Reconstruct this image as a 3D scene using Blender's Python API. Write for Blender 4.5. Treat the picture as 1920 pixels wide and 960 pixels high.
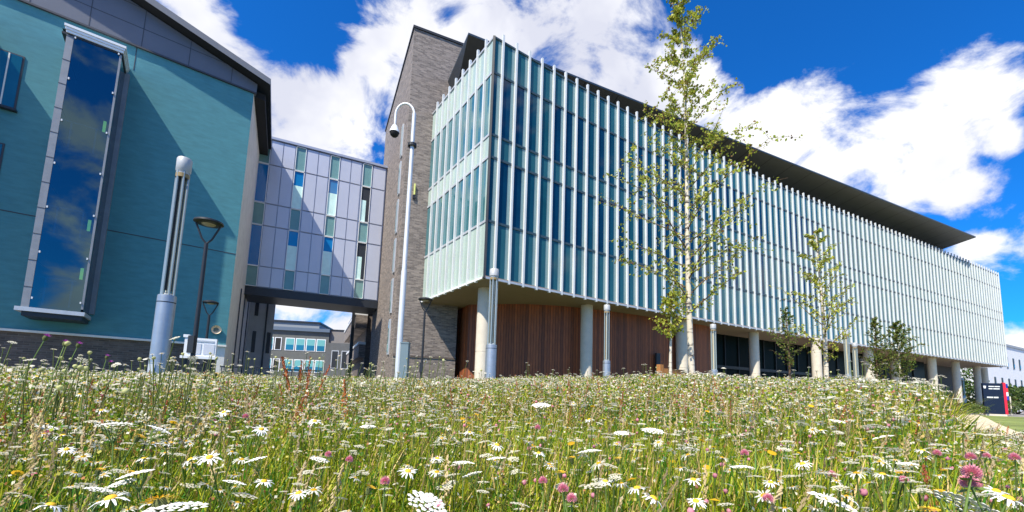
import bpy, math, random
import numpy as np
from mathutils import Vector, Matrix
PI = math.pi; R = math.radians
random.seed(7); rng = np.random.default_rng(11)
S = bpy.context.scene; C = S.collection
for o in list(bpy.data.objects): bpy.data.objects.remove(o)

# ------------------------------------------------------------------ camera
PITCH, ROLL = 0.114842, 0.0331648
F = Vector((0, math.cos(PITCH), math.sin(PITCH)))
r0 = Vector((1, 0, 0)); u0 = Vector((0, -math.sin(PITCH), math.cos(PITCH)))
RT = math.cos(ROLL)*r0 + math.sin(ROLL)*u0; UP = -math.sin(ROLL)*r0 + math.cos(ROLL)*u0
cd = bpy.data.cameras.new('camera'); cam = bpy.data.objects.new('camera', cd); C.objects.link(cam)
cd.sensor_width = 36; cd.lens = 785.415/1920*36; cd.shift_y = 160/1920
cd.clip_start = 0.03; cd.clip_end = 3000
cam.matrix_world = Matrix(((RT.x, UP.x, -F.x, 0), (RT.y, UP.y, -F.y, 0), (RT.z, UP.z, -F.z, 0), (0, 0, 0, 1)))
S.camera = cam
S.render.resolution_x, S.render.resolution_y = 1024, 512
S.render.engine = 'CYCLES'
S.view_settings.view_transform = 'Standard'; S.view_settings.look = 'None'
S.view_settings.exposure = 0.55; S.view_settings.gamma = 1.0; S.view_settings.use_curve_mapping = False

# ------------------------------------------------------------------ sky, clouds, sun
TRAVEL = Vector((0.325, 0.511, -0.821)).normalized()          # direction the sunlight travels
SUN_EL = math.asin(-TRAVEL.z); SUN_AZ = math.atan2(-TRAVEL.x, -TRAVEL.y)
W = bpy.data.worlds.new('World'); S.world = W; W.use_nodes = True
nt = W.node_tree; nt.nodes.clear()
def N(t, **k):
    n = nt.nodes.new(t)
    for a, v in k.items(): setattr(n, a, v)
    return n
def lk(a, b): nt.links.new(a, b)
def M(op, a, b=None, c=None, clamp=False):
    n = nt.nodes.new('ShaderNodeMath'); n.operation = op; n.use_clamp = clamp
    for i, v in enumerate((a, b, c)):
        if v is None: continue
        if isinstance(v, (int, float)): n.inputs[i].default_value = v
        else: nt.links.new(v, n.inputs[i])
    return n.outputs[0]
sky = N('ShaderNodeTexSky'); sky.sky_type = 'NISHITA'; sky.sun_disc = False
sky.sun_elevation = SUN_EL; sky.sun_rotation = SUN_AZ; sky.air_density = 1.0; sky.dust_density = 0.15; sky.ozone_density = 3.0
tc = N('ShaderNodeTexCoord')
tint = N('ShaderNodeMix', data_type='RGBA', blend_type='MULTIPLY'); tint.inputs[0].default_value = 1
lk(sky.outputs[0], tint.inputs[6]); tint.inputs[7].default_value = (0.10, 0.88, 1.85, 1)
# clouds: gatherings of noise round these directions of the sky (x, y, z, angular radius)
BL = [(-0.532,0.573,0.623,0.112),(-0.520,0.642,0.565,0.070),(-0.479,0.705,0.523,0.108),(-0.427,0.760,0.490,0.118),(-0.350,0.765,0.540,0.123),(-0.280,0.740,0.600,0.075),(-0.189,0.720,0.660,0.080),(-0.080,0.708,0.702,0.090),(0.021,0.725,0.689,0.101),(0.115,0.741,0.662,0.091),(0.180,0.749,0.637,0.060),(-0.398,0.910,0.115,0.171),(0.569,0.717,0.403,0.067),(0.609,0.673,0.420,0.068),(0.639,0.626,0.447,0.062),(0.666,0.585,0.464,0.051),(0.680,0.561,0.472,0.033),(0.651,0.663,0.368,0.057),(0.699,0.635,0.328,0.040),(0.480,0.723,0.497,0.066),(0.431,0.740,0.517,0.044),(0.334,0.747,0.574,0.057),(0.274,0.753,0.598,0.049),(0.724,0.642,0.252,0.025),(0.767,0.634,0.099,0.030),(0.719,0.575,0.390,0.021),
      # behind the camera and beyond the frame: for the glass to reflect, the overhead one added as neutral fill light
      (0.0,-0.45,0.95,0.28),(-0.75,-0.3,0.5,0.25),(-0.35,-0.8,0.35,0.18),(0.25,-0.75,0.75,0.16),(0.47,-0.80,0.36,0.05),(0.52,-0.83,0.16,0.10),(0.95,0.1,0.2,0.12),(-0.9,0.3,0.4,0.2)]
acc = None
for x, y, z, r in BL:
    v = Vector((x, y, z)).normalized()
    dn = N('ShaderNodeVectorMath', operation='DISTANCE'); lk(tc.outputs['Generated'], dn.inputs[0]); dn.inputs[1].default_value = v
    q = M('DIVIDE', dn.outputs['Value'], r*1.25); q = M('SUBTRACT', 1.0, q); q = M('MULTIPLY', q, 1.25); q = M('MAXIMUM', q, -0.9)
    acc = q if acc is None else M('SMOOTH_MAX', acc, q, 0.35)
gv = N('ShaderNodeVectorMath', operation='DISTANCE'); lk(tc.outputs['Generated'], gv.inputs[0]); gv.inputs[1].default_value = Vector((-0.415, 0.655, 0.632)).normalized()
acc = M('SUBTRACT', acc, M('MULTIPLY', M('MAXIMUM', M('SUBTRACT', 1.0, M('DIVIDE', gv.outputs['Value'], 0.13)), 0.0), 2.6))
def noise(scale, detail, rough, dist=0, off=(0, 0, 0), vs=(1, 1, 1)):
    mp = N('ShaderNodeMapping'); mp.inputs['Location'].default_value = off; mp.inputs['Scale'].default_value = vs
    lk(tc.outputs['Generated'], mp.inputs[0])
    n = N('ShaderNodeTexNoise'); n.inputs['Scale'].default_value = scale; n.inputs['Detail'].default_value = detail
    n.inputs['Roughness'].default_value = rough; n.inputs['Distortion'].default_value = dist
    lk(mp.outputs[0], n.inputs['Vector']); return n.outputs['Fac']
n1 = noise(5.5, 9, 0.60, 0.35, (3.1, 0.4, 1.7), (1, 1, 1.5)); n2 = noise(3.0, 5, 0.55, 0.2, (7.7, 2.2, 5.5))
d = M('ADD', M('MULTIPLY', acc, 0.55), M('MULTIPLY', M('SUBTRACT', n1, 0.5), 3.3))
mr = N('ShaderNodeMapRange', interpolation_type='SMOOTHSTEP'); lk(d, mr.inputs[0]); mr.inputs[1].default_value = -0.12; mr.inputs[2].default_value = 0.42
cc = N('ShaderNodeMapRange'); lk(n2, cc.inputs[0]); cc.inputs[1].default_value = 0.36; cc.inputs[2].default_value = 0.56; cc.inputs[3].default_value = 0.0; cc.inputs[4].default_value = 1.0
ccol = N('ShaderNodeMix', data_type='RGBA'); lk(cc.outputs[0], ccol.inputs[0])
ccol.inputs[6].default_value = (6.7, 6.9, 8.0, 1); ccol.inputs[7].default_value = (10.0, 10.0, 10.2, 1)
mx = N('ShaderNodeMix', data_type='RGBA'); lk(mr.outputs[0], mx.inputs[0]); lk(tint.outputs[2], mx.inputs[6]); lk(ccol.outputs[2], mx.inputs[7])
bg = N('ShaderNodeBackground'); bg.inputs[1].default_value = 0.078; lk(mx.outputs[2], bg.inputs[0])
wo = N('ShaderNodeOutputWorld'); lk(bg.outputs[0], wo.inputs[0])
sl = bpy.data.lights.new('sun', 'SUN'); sl.energy = 5.0; sl.angle = R(0.5); sl.color = (1.0, 0.93, 0.79)
so = bpy.data.objects.new('sun', sl); C.objects.link(so); so.rotation_mode = 'QUATERNION'
so.rotation_quaternion = TRAVEL.to_track_quat('-Z', 'Y'); so.location = (-20, -30, 50)

# ------------------------------------------------------------------ materials
MATS = {}
def mat(name, col, rough=0.6, metal=0.0, var=0.0, vscale=3.0, bump=0.0, bscale=30.0, spec=0.5, emit=None, stretch=(1, 1, 1), coat=0.0):
    """principled material with procedural colour variation and fine bump"""
    if name in MATS: return MATS[name]
    m = bpy.data.materials.new(name); m.use_nodes = True; t = m.node_tree; b = t.nodes['Principled BSDF']
    b.inputs['Base Color'].default_value = (*col, 1); b.inputs['Roughness'].default_value = rough; b.inputs['Metallic'].default_value = metal
    b.inputs['Specular IOR Level'].default_value = spec; b.inputs['Coat Weight'].default_value = coat
    if emit: b.inputs['Emission Color'].default_value = (*emit[:3], 1); b.inputs['Emission Strength'].default_value = emit[3]
    if var or bump:
        tcn = t.nodes.new('ShaderNodeTexCoord'); mp = t.nodes.new('ShaderNodeMapping'); mp.inputs['Scale'].default_value = stretch
        t.links.new(tcn.outputs['Object'], mp.inputs[0])
    if var:
        n = t.nodes.new('ShaderNodeTexNoise'); n.inputs['Scale'].default_value = vscale; n.inputs['Detail'].default_value = 6; n.inputs['Roughness'].default_value = 0.65
        t.links.new(mp.outputs[0], n.inputs['Vector'])
        rp = t.nodes.new('ShaderNodeMapRange'); rp.inputs[1].default_value = 0.3; rp.inputs[2].default_value = 0.7; rp.inputs[3].default_value = 1-var; rp.inputs[4].default_value = 1+var
        t.links.new(n.outputs['Fac'], rp.inputs[0])
        vm = t.nodes.new('ShaderNodeVectorMath'); vm.operation = 'SCALE'; vm.inputs[0].default_value = col; t.links.new(rp.outputs[0], vm.inputs['Scale'])
        t.links.new(vm.outputs[0], b.inputs['Base Color'])
    if bump:
        n = t.nodes.new('ShaderNodeTexNoise'); n.inputs['Scale'].default_value = bscale; n.inputs['Detail'].default_value = 4
        t.links.new(mp.outputs[0], n.inputs['Vector'])
        bp = t.nodes.new('ShaderNodeBump'); bp.inputs['Strength'].default_value = bump; bp.inputs['Distance'].default_value = 0.02
        t.links.new(n.outputs['Fac'], bp.inputs['Height']); t.links.new(bp.outputs[0], b.inputs['Normal'])
    MATS[name] = m; return m

def brick_mat(name, c1, c2, mortar, scale=1.0):
    m = bpy.data.materials.new(name); m.use_nodes = True; t = m.node_tree; b = t.nodes['Principled BSDF']; b.inputs['Roughness'].default_value = 0.85
    tcn = t.nodes.new('ShaderNodeTexCoord'); sp = t.nodes.new('ShaderNodeSeparateXYZ'); t.links.new(tcn.outputs['Object'], sp.inputs[0])
    ad = t.nodes.new('ShaderNodeMath'); ad.operation = 'ADD'; t.links.new(sp.outputs[0], ad.inputs[0]); t.links.new(sp.outputs[1], ad.inputs[1])
    cb = t.nodes.new('ShaderNodeCombineXYZ'); t.links.new(ad.outputs[0], cb.inputs[0]); t.links.new(sp.outputs[2], cb.inputs[1])
    br = t.nodes.new('ShaderNodeTexBrick'); t.links.new(cb.outputs[0], br.inputs['Vector'])
    br.inputs['Color1'].default_value = (*c1, 1); br.inputs['Color2'].default_value = (*c2, 1); br.inputs['Mortar'].default_value = (*mortar, 1)
    br.inputs['Scale'].default_value = 1.0; br.inputs['Brick Width'].default_value = 0.30*scale; br.inputs['Row Height'].default_value = 0.085*scale
    br.inputs['Mortar Size'].default_value = 0.009; br.inputs['Bias'].default_value = 0.0
    n = t.nodes.new('ShaderNodeTexNoise'); n.inputs['Scale'].default_value = 4.0; n.inputs['Detail'].default_value = 12; n.inputs['Roughness'].default_value = 0.75
    mp = t.nodes.new('ShaderNodeMapping'); mp.inputs['Scale'].default_value = (0.6, 1.9, 1); t.links.new(cb.outputs[0], mp.inputs[0]); t.links.new(mp.outputs[0], n.inputs['Vector'])
    rp = t.nodes.new('ShaderNodeMapRange'); rp.inputs[1].default_value = 0.3; rp.inputs[2].default_value = 0.7; rp.inputs[3].default_value = 0.62; rp.inputs[4].default_value = 1.38
    t.links.new(n.outputs['Fac'], rp.inputs[0])
    vm = t.nodes.new('ShaderNodeVectorMath'); vm.operation = 'SCALE'; t.links.new(br.outputs['Color'], vm.inputs[0]); t.links.new(rp.outputs[0], vm.inputs['Scale'])
    t.links.new(vm.outputs[0], b.inputs['Base Color'])
    bp = t.nodes.new('ShaderNodeBump'); bp.inputs['Strength'].default_value = 0.5; bp.inputs['Distance'].default_value = 0.01
    t.links.new(br.outputs['Fac'], bp.inputs['Height']); bp.invert = True; t.links.new(bp.outputs[0], b.inputs['Normal'])
    return m

def board_mat(name, c1, c2, width):
    """vertical boards, every board its own tone; u runs along the wall (UV)"""
    m = bpy.data.materials.new(name); m.use_nodes = True; t = m.node_tree; b = t.nodes['Principled BSDF']; b.inputs['Roughness'].default_value = 0.6
    uv = t.nodes.new('ShaderNodeUVMap'); sp = t.nodes.new('ShaderNodeSeparateXYZ'); t.links.new(uv.outputs[0], sp.inputs[0])
    def MM(op, a, c=None):
        n = t.nodes.new('ShaderNodeMath'); n.operation = op
        for i, v in enumerate((a, c)):
            if v is None: continue
            if isinstance(v, (int, float)): n.inputs[i].default_value = v
            else: t.links.new(v, n.inputs[i])
        return n.outputs[0]
    k = MM('DIVIDE', sp.outputs[0], width); fl = MM('FLOOR', k); fr = MM('FRACT', k)
    wn = t.nodes.new('ShaderNodeTexWhiteNoise'); wn.noise_dimensions = '1D'; t.links.new(fl, wn.inputs['W'])
    mix = t.nodes.new('ShaderNodeMix'); mix.data_type = 'RGBA'; t.links.new(wn.outputs['Value'], mix.inputs[0])
    mix.inputs[6].default_value = (*c1, 1); mix.inputs[7].default_value = (*c2, 1)
    n = t.nodes.new('ShaderNodeTexNoise'); n.inputs['Scale'].default_value = 6; n.inputs['Detail'].default_value = 7
    mp = t.nodes.new('ShaderNodeMapping'); mp.inputs['Scale'].default_value = (3, 0.35, 1); t.links.new(uv.outputs[0], mp.inputs[0]); t.links.new(mp.outputs[0], n.inputs['Vector'])
    vr = MM('MULTIPLY', MM('ADD', n.outputs['Fac'], 0.35), 1.2)
    gap = MM('GREATER_THAN', fr, 0.13); gp = MM('ADD', MM('MULTIPLY', gap, 0.8), 0.2)
    vm = t.nodes.new('ShaderNodeVectorMath'); vm.operation = 'SCALE'; t.links.new(mix.outputs[2], vm.inputs[0]); t.links.new(MM('MULTIPLY', vr, gp), vm.inputs['Scale'])
    t.links.new(vm.outputs[0], b.inputs['Base Color'])
    bp = t.nodes.new('ShaderNodeBump'); bp.inputs['Strength'].default_value = 0.9; bp.inputs['Distance'].default_value = 0.03
    t.links.new(gap, bp.inputs['Height']); t.links.new(bp.outputs[0], b.inputs['Normal'])
    return m

def see_glass(name, tintc, refl=0.35, rc=(.85, .95, 1)):
    """clear tinted glass: transparent with a mirror coat"""
    m = bpy.data.materials.new(name); m.use_nodes = True; t = m.node_tree; t.nodes.clear()
    out = t.nodes.new('ShaderNodeOutputMaterial'); tr = t.nodes.new('ShaderNodeBsdfTransparent'); tr.inputs[0].default_value = (*tintc, 1)
    gl = t.nodes.new('ShaderNodeBsdfGlossy'); gl.inputs['Roughness'].default_value = 0.01; gl.inputs[0].default_value = (*rc, 1)
    fr = t.nodes.new('ShaderNodeFresnel'); fr.inputs[0].default_value = 1.6
    ad = t.nodes.new('ShaderNodeMath'); ad.operation = 'ADD'; ad.use_clamp = True; t.links.new(fr.outputs[0], ad.inputs[0]); ad.inputs[1].default_value = refl
    mx = t.nodes.new('ShaderNodeMixShader'); t.links.new(ad.outputs[0], mx.inputs[0]); t.links.new(tr.outputs[0], mx.inputs[1]); t.links.new(gl.outputs[0], mx.inputs[2])
    t.links.new(mx.outputs[0], out.inputs[0]); return m

def plant_mat(name, rough=0.55, trans=0.35):
    """leaf material: colour per plant from the mesh's own attribute"""
    m = bpy.data.materials.new(name); m.use_nodes = True; t = m.node_tree; t.nodes.clear()
    out = t.nodes.new('ShaderNodeOutputMaterial'); at = t.nodes.new('ShaderNodeVertexColor'); at.layer_name = 'tone'
    b = t.nodes.new('ShaderNodeBsdfPrincipled'); b.inputs['Roughness'].default_value = rough; b.inputs['Specular IOR Level'].default_value = 0.3
    tl = t.nodes.new('ShaderNodeBsdfTranslucent'); mx = t.nodes.new('ShaderNodeMixShader'); mx.inputs[0].default_value = trans
    t.links.new(at.outputs['Color'], b.inputs['Base Color']); t.links.new(at.outputs['Color'], tl.inputs[0])
    t.links.new(b.outputs[0], mx.inputs[1]); t.links.new(tl.outputs[0], mx.inputs[2]); t.links.new(mx.outputs[0], out.inputs[0]); return m

# ------------------------------------------------------------------ mesh helpers
class MB:
    def __init__(s): s.v = []; s.f = []; s.m = []; s.uv = {}
    def quad(s, a, b, c, d, mi=0, uv=None):
        n = len(s.v); s.v += [tuple(a), tuple(b), tuple(c), tuple(d)]; s.f.append((n, n+1, n+2, n+3)); s.m.append(mi)
        if uv: s.uv[len(s.f)-1] = uv
    def box(s, x0, x1, y0, y1, z0, z1, mi=0):
        n = len(s.v)
        s.v += [(x0,y0,z0),(x1,y0,z0),(x1,y1,z0),(x0,y1,z0),(x0,y0,z1),(x1,y0,z1),(x1,y1,z1),(x0,y1,z1)]
        for f in ((0,3,2,1),(4,5,6,7),(0,1,5,4),(1,2,6,5),(2,3,7,6),(3,0,4,7)): s.f.append(tuple(n+i for i in f)); s.m.append(mi)
        return s
    def prism(s, pts, z0, z1, mi=0, cap=True, ztop=None):
        """plan polygon extruded upwards; ztop gives each point its own top height"""
        n = len(s.v); k = len(pts); A = sum(pts[i][0]*pts[(i+1)%k][1]-pts[(i+1)%k][0]*pts[i][1] for i in range(k))
        if A < 0:
            pts = pts[::-1]
            if ztop: ztop = ztop[::-1]
        s.v += [(p[0], p[1], z0) for p in pts] + [(p[0], p[1], ztop[i] if ztop else z1) for i, p in enumerate(pts)]
        for i in range(k): j = (i+1) % k; s.f.append((n+i, n+j, n+k+j, n+k+i)); s.m.append(mi)
        if cap: s.f.append(tuple(n+i for i in reversed(range(k)))); s.f.append(tuple(n+k+i for i in range(k))); s.m += [mi, mi]
        return s
    def tube(s, pts, rad, seg=10, mi=0, cap=True):
        pts = [Vector(p) for p in pts]; rad = [rad]*len(pts) if isinstance(rad, (int, float)) else rad
        n0 = len(s.v); x = None
        for i, p in enumerate(pts):
            t = (pts[min(i+1, len(pts)-1)] - pts[max(i-1, 0)]).normalized()
            if x is None:
                x = t.orthogonal().normalized()
                if abs(t.z) > .9: x = Vector((1, 0, 0)); x = (x - t*x.dot(t)).normalized()
            else: x = (x - t*x.dot(t)).normalized()
            y = t.cross(x)
            for k in range(seg):
                a = 2*PI*k/seg; s.v.append(tuple(p + (x*math.cos(a) + y*math.sin(a))*rad[i]))
        for i in range(len(pts)-1):
            for k in range(seg):
                a = n0+i*seg+k; b = n0+i*seg+(k+1) % seg; s.f.append((a, b, b+seg, a+seg)); s.m.append(mi)
        if cap: s.f.append(tuple(n0+k for k in reversed(range(seg)))); s.f.append(tuple(n0+(len(pts)-1)*seg+k for k in range(seg))); s.m += [mi, mi]
        return s
    def lathe(s, prof, c=(0, 0, 0), seg=20, mi=0):
        n0 = len(s.v)
        for r, z in prof:
            for k in range(seg): a = 2*PI*k/seg; s.v.append((c[0]+r*math.cos(a), c[1]+r*math.sin(a), c[2]+z))
        for i in range(len(prof)-1):
            for k in range(seg): a = n0+i*seg+k; b = n0+i*seg+(k+1) % seg; s.f.append((a, b, b+seg, a+seg)); s.m.append(mi)
        return s
    def build(s, name, mats, parent=None, smooth=False):
        me = bpy.data.meshes.new(name); me.from_pydata(s.v, [], s.f)
        mats = mats if isinstance(mats, (list, tuple)) else [mats]
        for m in mats: me.materials.append(m)
        me.polygons.foreach_set('material_index', s.m)
        if s.uv:
            ul = me.uv_layers.new(name='UVMap')
            for fi, uv in s.uv.items():
                for li, u in zip(me.polygons[fi].loop_indices, uv): ul.data[li].uv = u
        if smooth:
            me.polygons.foreach_set('use_smooth', [True]*len(me.polygons))
            try: me.set_sharp_from_angle(angle=R(40))
            except Exception: pass
        me.update(); o = bpy.data.objects.new(name, me); C.objects.link(o)
        if parent: o.parent = parent
        return o
def tag(o, label=None, cat=None, group=None, kind=None):
    if label: o['label'] = label
    if cat: o['category'] = cat
    if group: o['group'] = group
    if kind: o['kind'] = kind
    return o
def thing(name, loc, az=None, label=None, cat=None, group=None):
    """Empty at a thing's base; az turns local +X to that compass azimuth (from +Y towards +X)"""
    o = bpy.data.objects.new(name, None); C.objects.link(o); o.location = loc; o.empty_display_size = 0.3
    if az is not None: o.rotation_euler = (0, 0, R(90-az))
    return tag(o, label, cat, group)
def copy_tree(o, parent=None):
    c = o.copy(); C.objects.link(c)
    if parent: c.parent = parent
    for ch in o.children: copy_tree(ch, c)
    return c

# numpy mesh: many copies of a small prototype merged into one object
class Scat:
    def __init__(s): s.V = []; s.T = []; s.MI = []; s.COL = []; s.n = 0
    def add(s, verts, tris, mi, M3, loc, col):
        """verts (k,3), tris (t,3), mi (t,), M3 (n,3,3), loc (n,3), col (n,k,3)"""
        n, k = len(loc), len(verts)
        if n == 0: return
        P = np.einsum('nij,kj->nki', M3, verts) + loc[:, None, :]
        T = tris[None] + (np.arange(n)*k)[:, None, None] + s.n
        s.V.append(P.reshape(-1, 3)); s.T.append(T.reshape(-1, 3)); s.MI.append(np.tile(mi, n)); s.COL.append(col.reshape(-1, 3)); s.n += n*k
    def build(s, name, mats, parent=None):
        V = np.concatenate(s.V).astype(np.float32); T = np.concatenate(s.T).astype(np.int32); MI = np.concatenate(s.MI).astype(np.int32); CO = np.concatenate(s.COL)
        me = bpy.data.meshes.new(name); me.vertices.add(len(V)); me.vertices.foreach_set('co', V.ravel())
        me.loops.add(len(T)*3); me.loops.foreach_set('vertex_index', T.ravel())
        me.polygons.add(len(T)); me.polygons.foreach_set('loop_start', np.arange(len(T), dtype=np.int32)*3); me.polygons.foreach_set('loop_total', np.full(len(T), 3, dtype=np.int32))
        for m in mats: me.materials.append(m)
        me.polygons.foreach_set('material_index', MI); me.update(calc_edges=True)
        ca = me.color_attributes.new('tone', 'FLOAT_COLOR', 'POINT'); ca.data.foreach_set('color', np.concatenate([CO, np.ones((len(CO), 1))], 1).astype(np.float32).ravel())
        me.validate(); o = bpy.data.objects.new(name, me); C.objects.link(o)
        if parent: o.parent = parent
        return o

# ------------------------------------------------------------------ shared materials
m_white = mat('white_aluminium', (0.80, 0.81, 0.83), 0.4, 0.0, 0.04, 1.5)
m_fin = mat('fin_white_paint', (0.66, 0.68, 0.68), 0.38, 0.0, 0.07, 0.9)
m_trans = mat('dark_transom', (0.045, 0.075, 0.09), 0.35)
m_sill = mat('grey_rail', (0.55, 0.57, 0.60), 0.45, 0.3, 0.1)
m_vis = mat('vision_glass', (0.006, 0.055, 0.085), 0.03, 0.0, 0.35, 0.35, spec=0.55, coat=0.0)
m_spa = mat('spandrel_glass', (0.025, 0.11, 0.135), 0.06, 0.0, 0.12, 0.5, spec=0.45, coat=0.0)
m_pale = mat('pale_glass_panel', (0.42, 0.52, 0.46), 0.12, 0.0, 0.08, 0.8, spec=0.6, coat=0.3)
m_soffit = mat('soffit_panel', (0.32, 0.24, 0.18), 0.7, 0, 0.06, 0.8)
m_roofd = mat('dark_roof_metal', (0.115, 0.115, 0.115), 0.5, 0.2, 0.10, 0.5)
m_roofedge = mat('roof_edge_trim', (0.05, 0.075, 0.10), 0.35, 0.4)
m_conc = mat('column_concrete', (0.66, 0.59, 0.48), 0.75, 0, 0.10, 2.5, 0.25, 25)
m_steel = mat('galvanised_steel', (0.36, 0.40, 0.44), 0.38, 0.55, 0.10, 6.0)
m_dark = mat('dark_grey_paint', (0.030, 0.033, 0.038), 0.45, 0.3, 0.1)
m_black = mat('black_gap', (0.012, 0.012, 0.014), 0.8)
m_brick = brick_mat('grey_brown_brick', (0.29, 0.24, 0.21), (0.115, 0.095, 0.088), (0.25, 0.22, 0.20), .8)
m_brickd = brick_mat('dark_brick', (0.16, 0.12, 0.10), (0.09, 0.07, 0.06), (0.16, 0.14, 0.12))
m_wood = board_mat('red_cedar_boards', (0.40, 0.11, 0.033), (0.16, 0.046, 0.017), 0.14)
m_teal = mat('teal_render', (0.072, 0.250, 0.290), 0.85, 0, 0.14, 2.6, 0.35, 60, stretch=(.7, .7, 2.4))
m_clad = mat('grey_zinc_cladding', (0.135, 0.145, 0.175), 0.5, 0.2, 0.05, 1.2)
m_seam = mat('cladding_seam', (0.05, 0.055, 0.07), 0.7)
m_render = mat('grey_render', (0.80, 0.77, 0.72), 0.85, 0, 0.10, 2.0, 0.3, 40)
m_lilac = mat('lilac_metal_panel', (0.52, 0.54, 0.63), 0.32, 0.15, 0.04, 1.0)
m_bframe = mat('bridge_frame_metal', (0.36, 0.39, 0.48), 0.4, 0.3, 0.05)
m_bwin = mat('bridge_window_glass', (0.01, 0.17, 0.42), 0.03, spec=1.0, coat=0.5)
m_bblind = mat('blind_behind_glass', (0.62, 0.86, 0.82), 0.12, 0, 0.10, 1.5, coat=0.4)
m_bspan = mat('bridge_spandrel_glass', (0.16, 0.30, 0.29), 0.08, 0, 0.10, 1.5, coat=0.4)

# ------------------------------------------------------------------ ground, path, lawn, bank
def path_pts(): return [(20, 2.5), (15.2, 4.6), (12.2, 6.6), (11.0, 8.4), (11.6, 10.4), (17.6, 16.4), (24.5, 23.0), (31.8, 29.8), (42, 39.6)]
PP = np.array(path_pts())
def path_sd(x, y):
    """signed distance to the path's centre line, positive on the meadow side (left, seen walking away)"""
    x = np.asarray(x, float); y = np.asarray(y, float); best = np.full(x.shape, 1e9); sg = np.ones(x.shape)
    for a, b in zip(PP[:-1], PP[1:]):
        ab = b-a; t = np.clip(((x-a[0])*ab[0]+(y-a[1])*ab[1])/(ab@ab), 0, 1)
        dx = x-(a[0]+t*ab[0]); dy = y-(a[1]+t*ab[1]); dd = np.hypot(dx, dy); cr = ab[0]*dy-ab[1]*dx
        m = dd < best; best = np.where(m, dd, best); sg = np.where(m, np.sign(cr), sg)
    return best*sg
def sst(e0, e1, v): t = np.clip((v-e0)/(e1-e0), 0, 1); return t*t*(3-2*t)
def bank(x, y):
    """height of the meadow bank (eye level is 0)"""
    x = np.asarray(x, float); y = np.asarray(y, float); r = np.hypot(x, y); az = np.degrees(np.arctan2(x, np.maximum(y, 1e-3)))
    az = np.where(y <= 0, np.where(x > 0, 90, -90), az)
    hc = np.interp(az, [-60, -40, -25, -10, 10, 25, 38, 46, 60], [-.40, -.38, -.35, -.30, -.16, -.08, -.12, -.22, -.4])
    g = -0.62 + (hc+0.62)*sst(0.6, 8.5, r)
    far = np.interp(az, [-60, -20, 0, 20, 40, 50], [10.5, 10.5, 10.8, 14.0, 17.5, 18]);
    g = g + (-0.9-g)*sst(0, 1, (r-far)/3.0)
    tn = np.interp(az, [44.2, 45.4, 46.5, 49, 50.6, 56], [.5, 0.03, -.045, -.085, -.12, -.25])
    g = np.where((y > 0.3) & (az > 44), np.minimum(g, tn*y-.47), g); g = np.maximum(g, -.93)
    sd = path_sd(x, y); g = g + (-0.92-g)*(1-sst(1.2, 2.3, sd))
    g = g + 0.035*np.sin(1.9*x+.6)*np.sin(1.6*y+1.1)*sst(0.5, 3, sd)
    return g
def soil_mat():
    m = bpy.data.materials.new('soil_and_thatch'); m.use_nodes = True; t = m.node_tree; b = t.nodes['Principled BSDF']; b.inputs['Roughness'].default_value = 0.95
    tcn = t.nodes.new('ShaderNodeTexCoord'); n = t.nodes.new('ShaderNodeTexNoise'); n.inputs['Scale'].default_value = 14; n.inputs['Detail'].default_value = 8
    t.links.new(tcn.outputs['Object'], n.inputs['Vector']); cr = t.nodes.new('ShaderNodeValToRGB'); t.links.new(n.outputs['Fac'], cr.inputs[0])
    cr.color_ramp.elements[0].position = .35; cr.color_ramp.elements[0].color = (0.03, 0.045, 0.012, 1); cr.color_ramp.elements[1].position = .65; cr.color_ramp.elements[1].color = (0.10, 0.12, 0.03, 1)
    t.links.new(cr.outputs[0], b.inputs['Base Color']); return m
def grid_sheet(name, xs, ys, fz, m, keep=None):
    b = MB(); X, Y = np.meshgrid(xs, ys, indexing='ij'); Z = fz(X, Y); nx, ny = X.shape
    K = keep(X, Y) if keep is not None else np.ones(X.shape, bool)
    b.v = [tuple(p) for p in np.stack([X, Y, Z], -1).reshape(-1, 3)]
    for i in range(nx-1):
        for j in range(ny-1):
            if K[i, j] and K[i+1, j] and K[i, j+1] and K[i+1, j+1]: b.f.append((i*ny+j, (i+1)*ny+j, (i+1)*ny+j+1, i*ny+j+1)); b.m.append(0)
    return tag(b.build(name, m, smooth=True), kind='structure')
m_pave = mat('grey_paving', (0.26, 0.25, 0.235), 0.85, 0, 0.12, 1.0, 0.2, 30)
g = MB(); g.quad((-900, -900, -0.95), (900, -900, -0.95), (900, 1500, -0.95), (-900, 1500, -0.95)); tag(g.build('ground', m_pave), kind='structure')
grid_sheet('meadow_bank', np.arange(-16, 26, .3), np.arange(-4, 26, .3), lambda x, y: np.maximum(bank(x, y), -0.97), soil_mat())
m_sand = mat('pale_sandy_gravel', (0.66, 0.54, 0.38), 0.95, 0, 0.22, 5.0, 0.6, 60)
b = MB()
for i in range(len(PP)-1):
    a = Vector(PP[i]); c = Vector(PP[i+1])
    def nrm(k):
        t = Vector(PP[min(k+1, len(PP)-1)])-Vector(PP[max(k-1, 0)]); t.normalize(); return Vector((-t.y, t.x))
    n0, n1_ = nrm(i), nrm(i+1); w = 1.25
    b.quad((*(a-n0*w), -.885), (*(c-n1_*w), -.885), (*(c+n1_*w), -.885), (*(a+n0*w), -.885))
tag(b.build('path', m_sand), kind='structure')
m_lawn = mat('mown_grass', (0.17, 0.21, 0.05), 0.95, 0, 0.45, 0.35, 0.5, 80)
b = MB(); right = [tuple(p + np.array([.85, -.85])) for p in PP]
poly = right + [(47, 36), (60, 30), (60, 5), (24, 0)]
b.v = [(x, y, -.91) for x, y in poly]; b.f = [tuple(range(len(poly)))]; b.m = [0]; tag(b.build('lawn', m_lawn), kind='structure')
m_road = mat('asphalt', (0.07, 0.07, 0.075), 0.85, 0, 0.1, 2.0, 0.2, 60)
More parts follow.
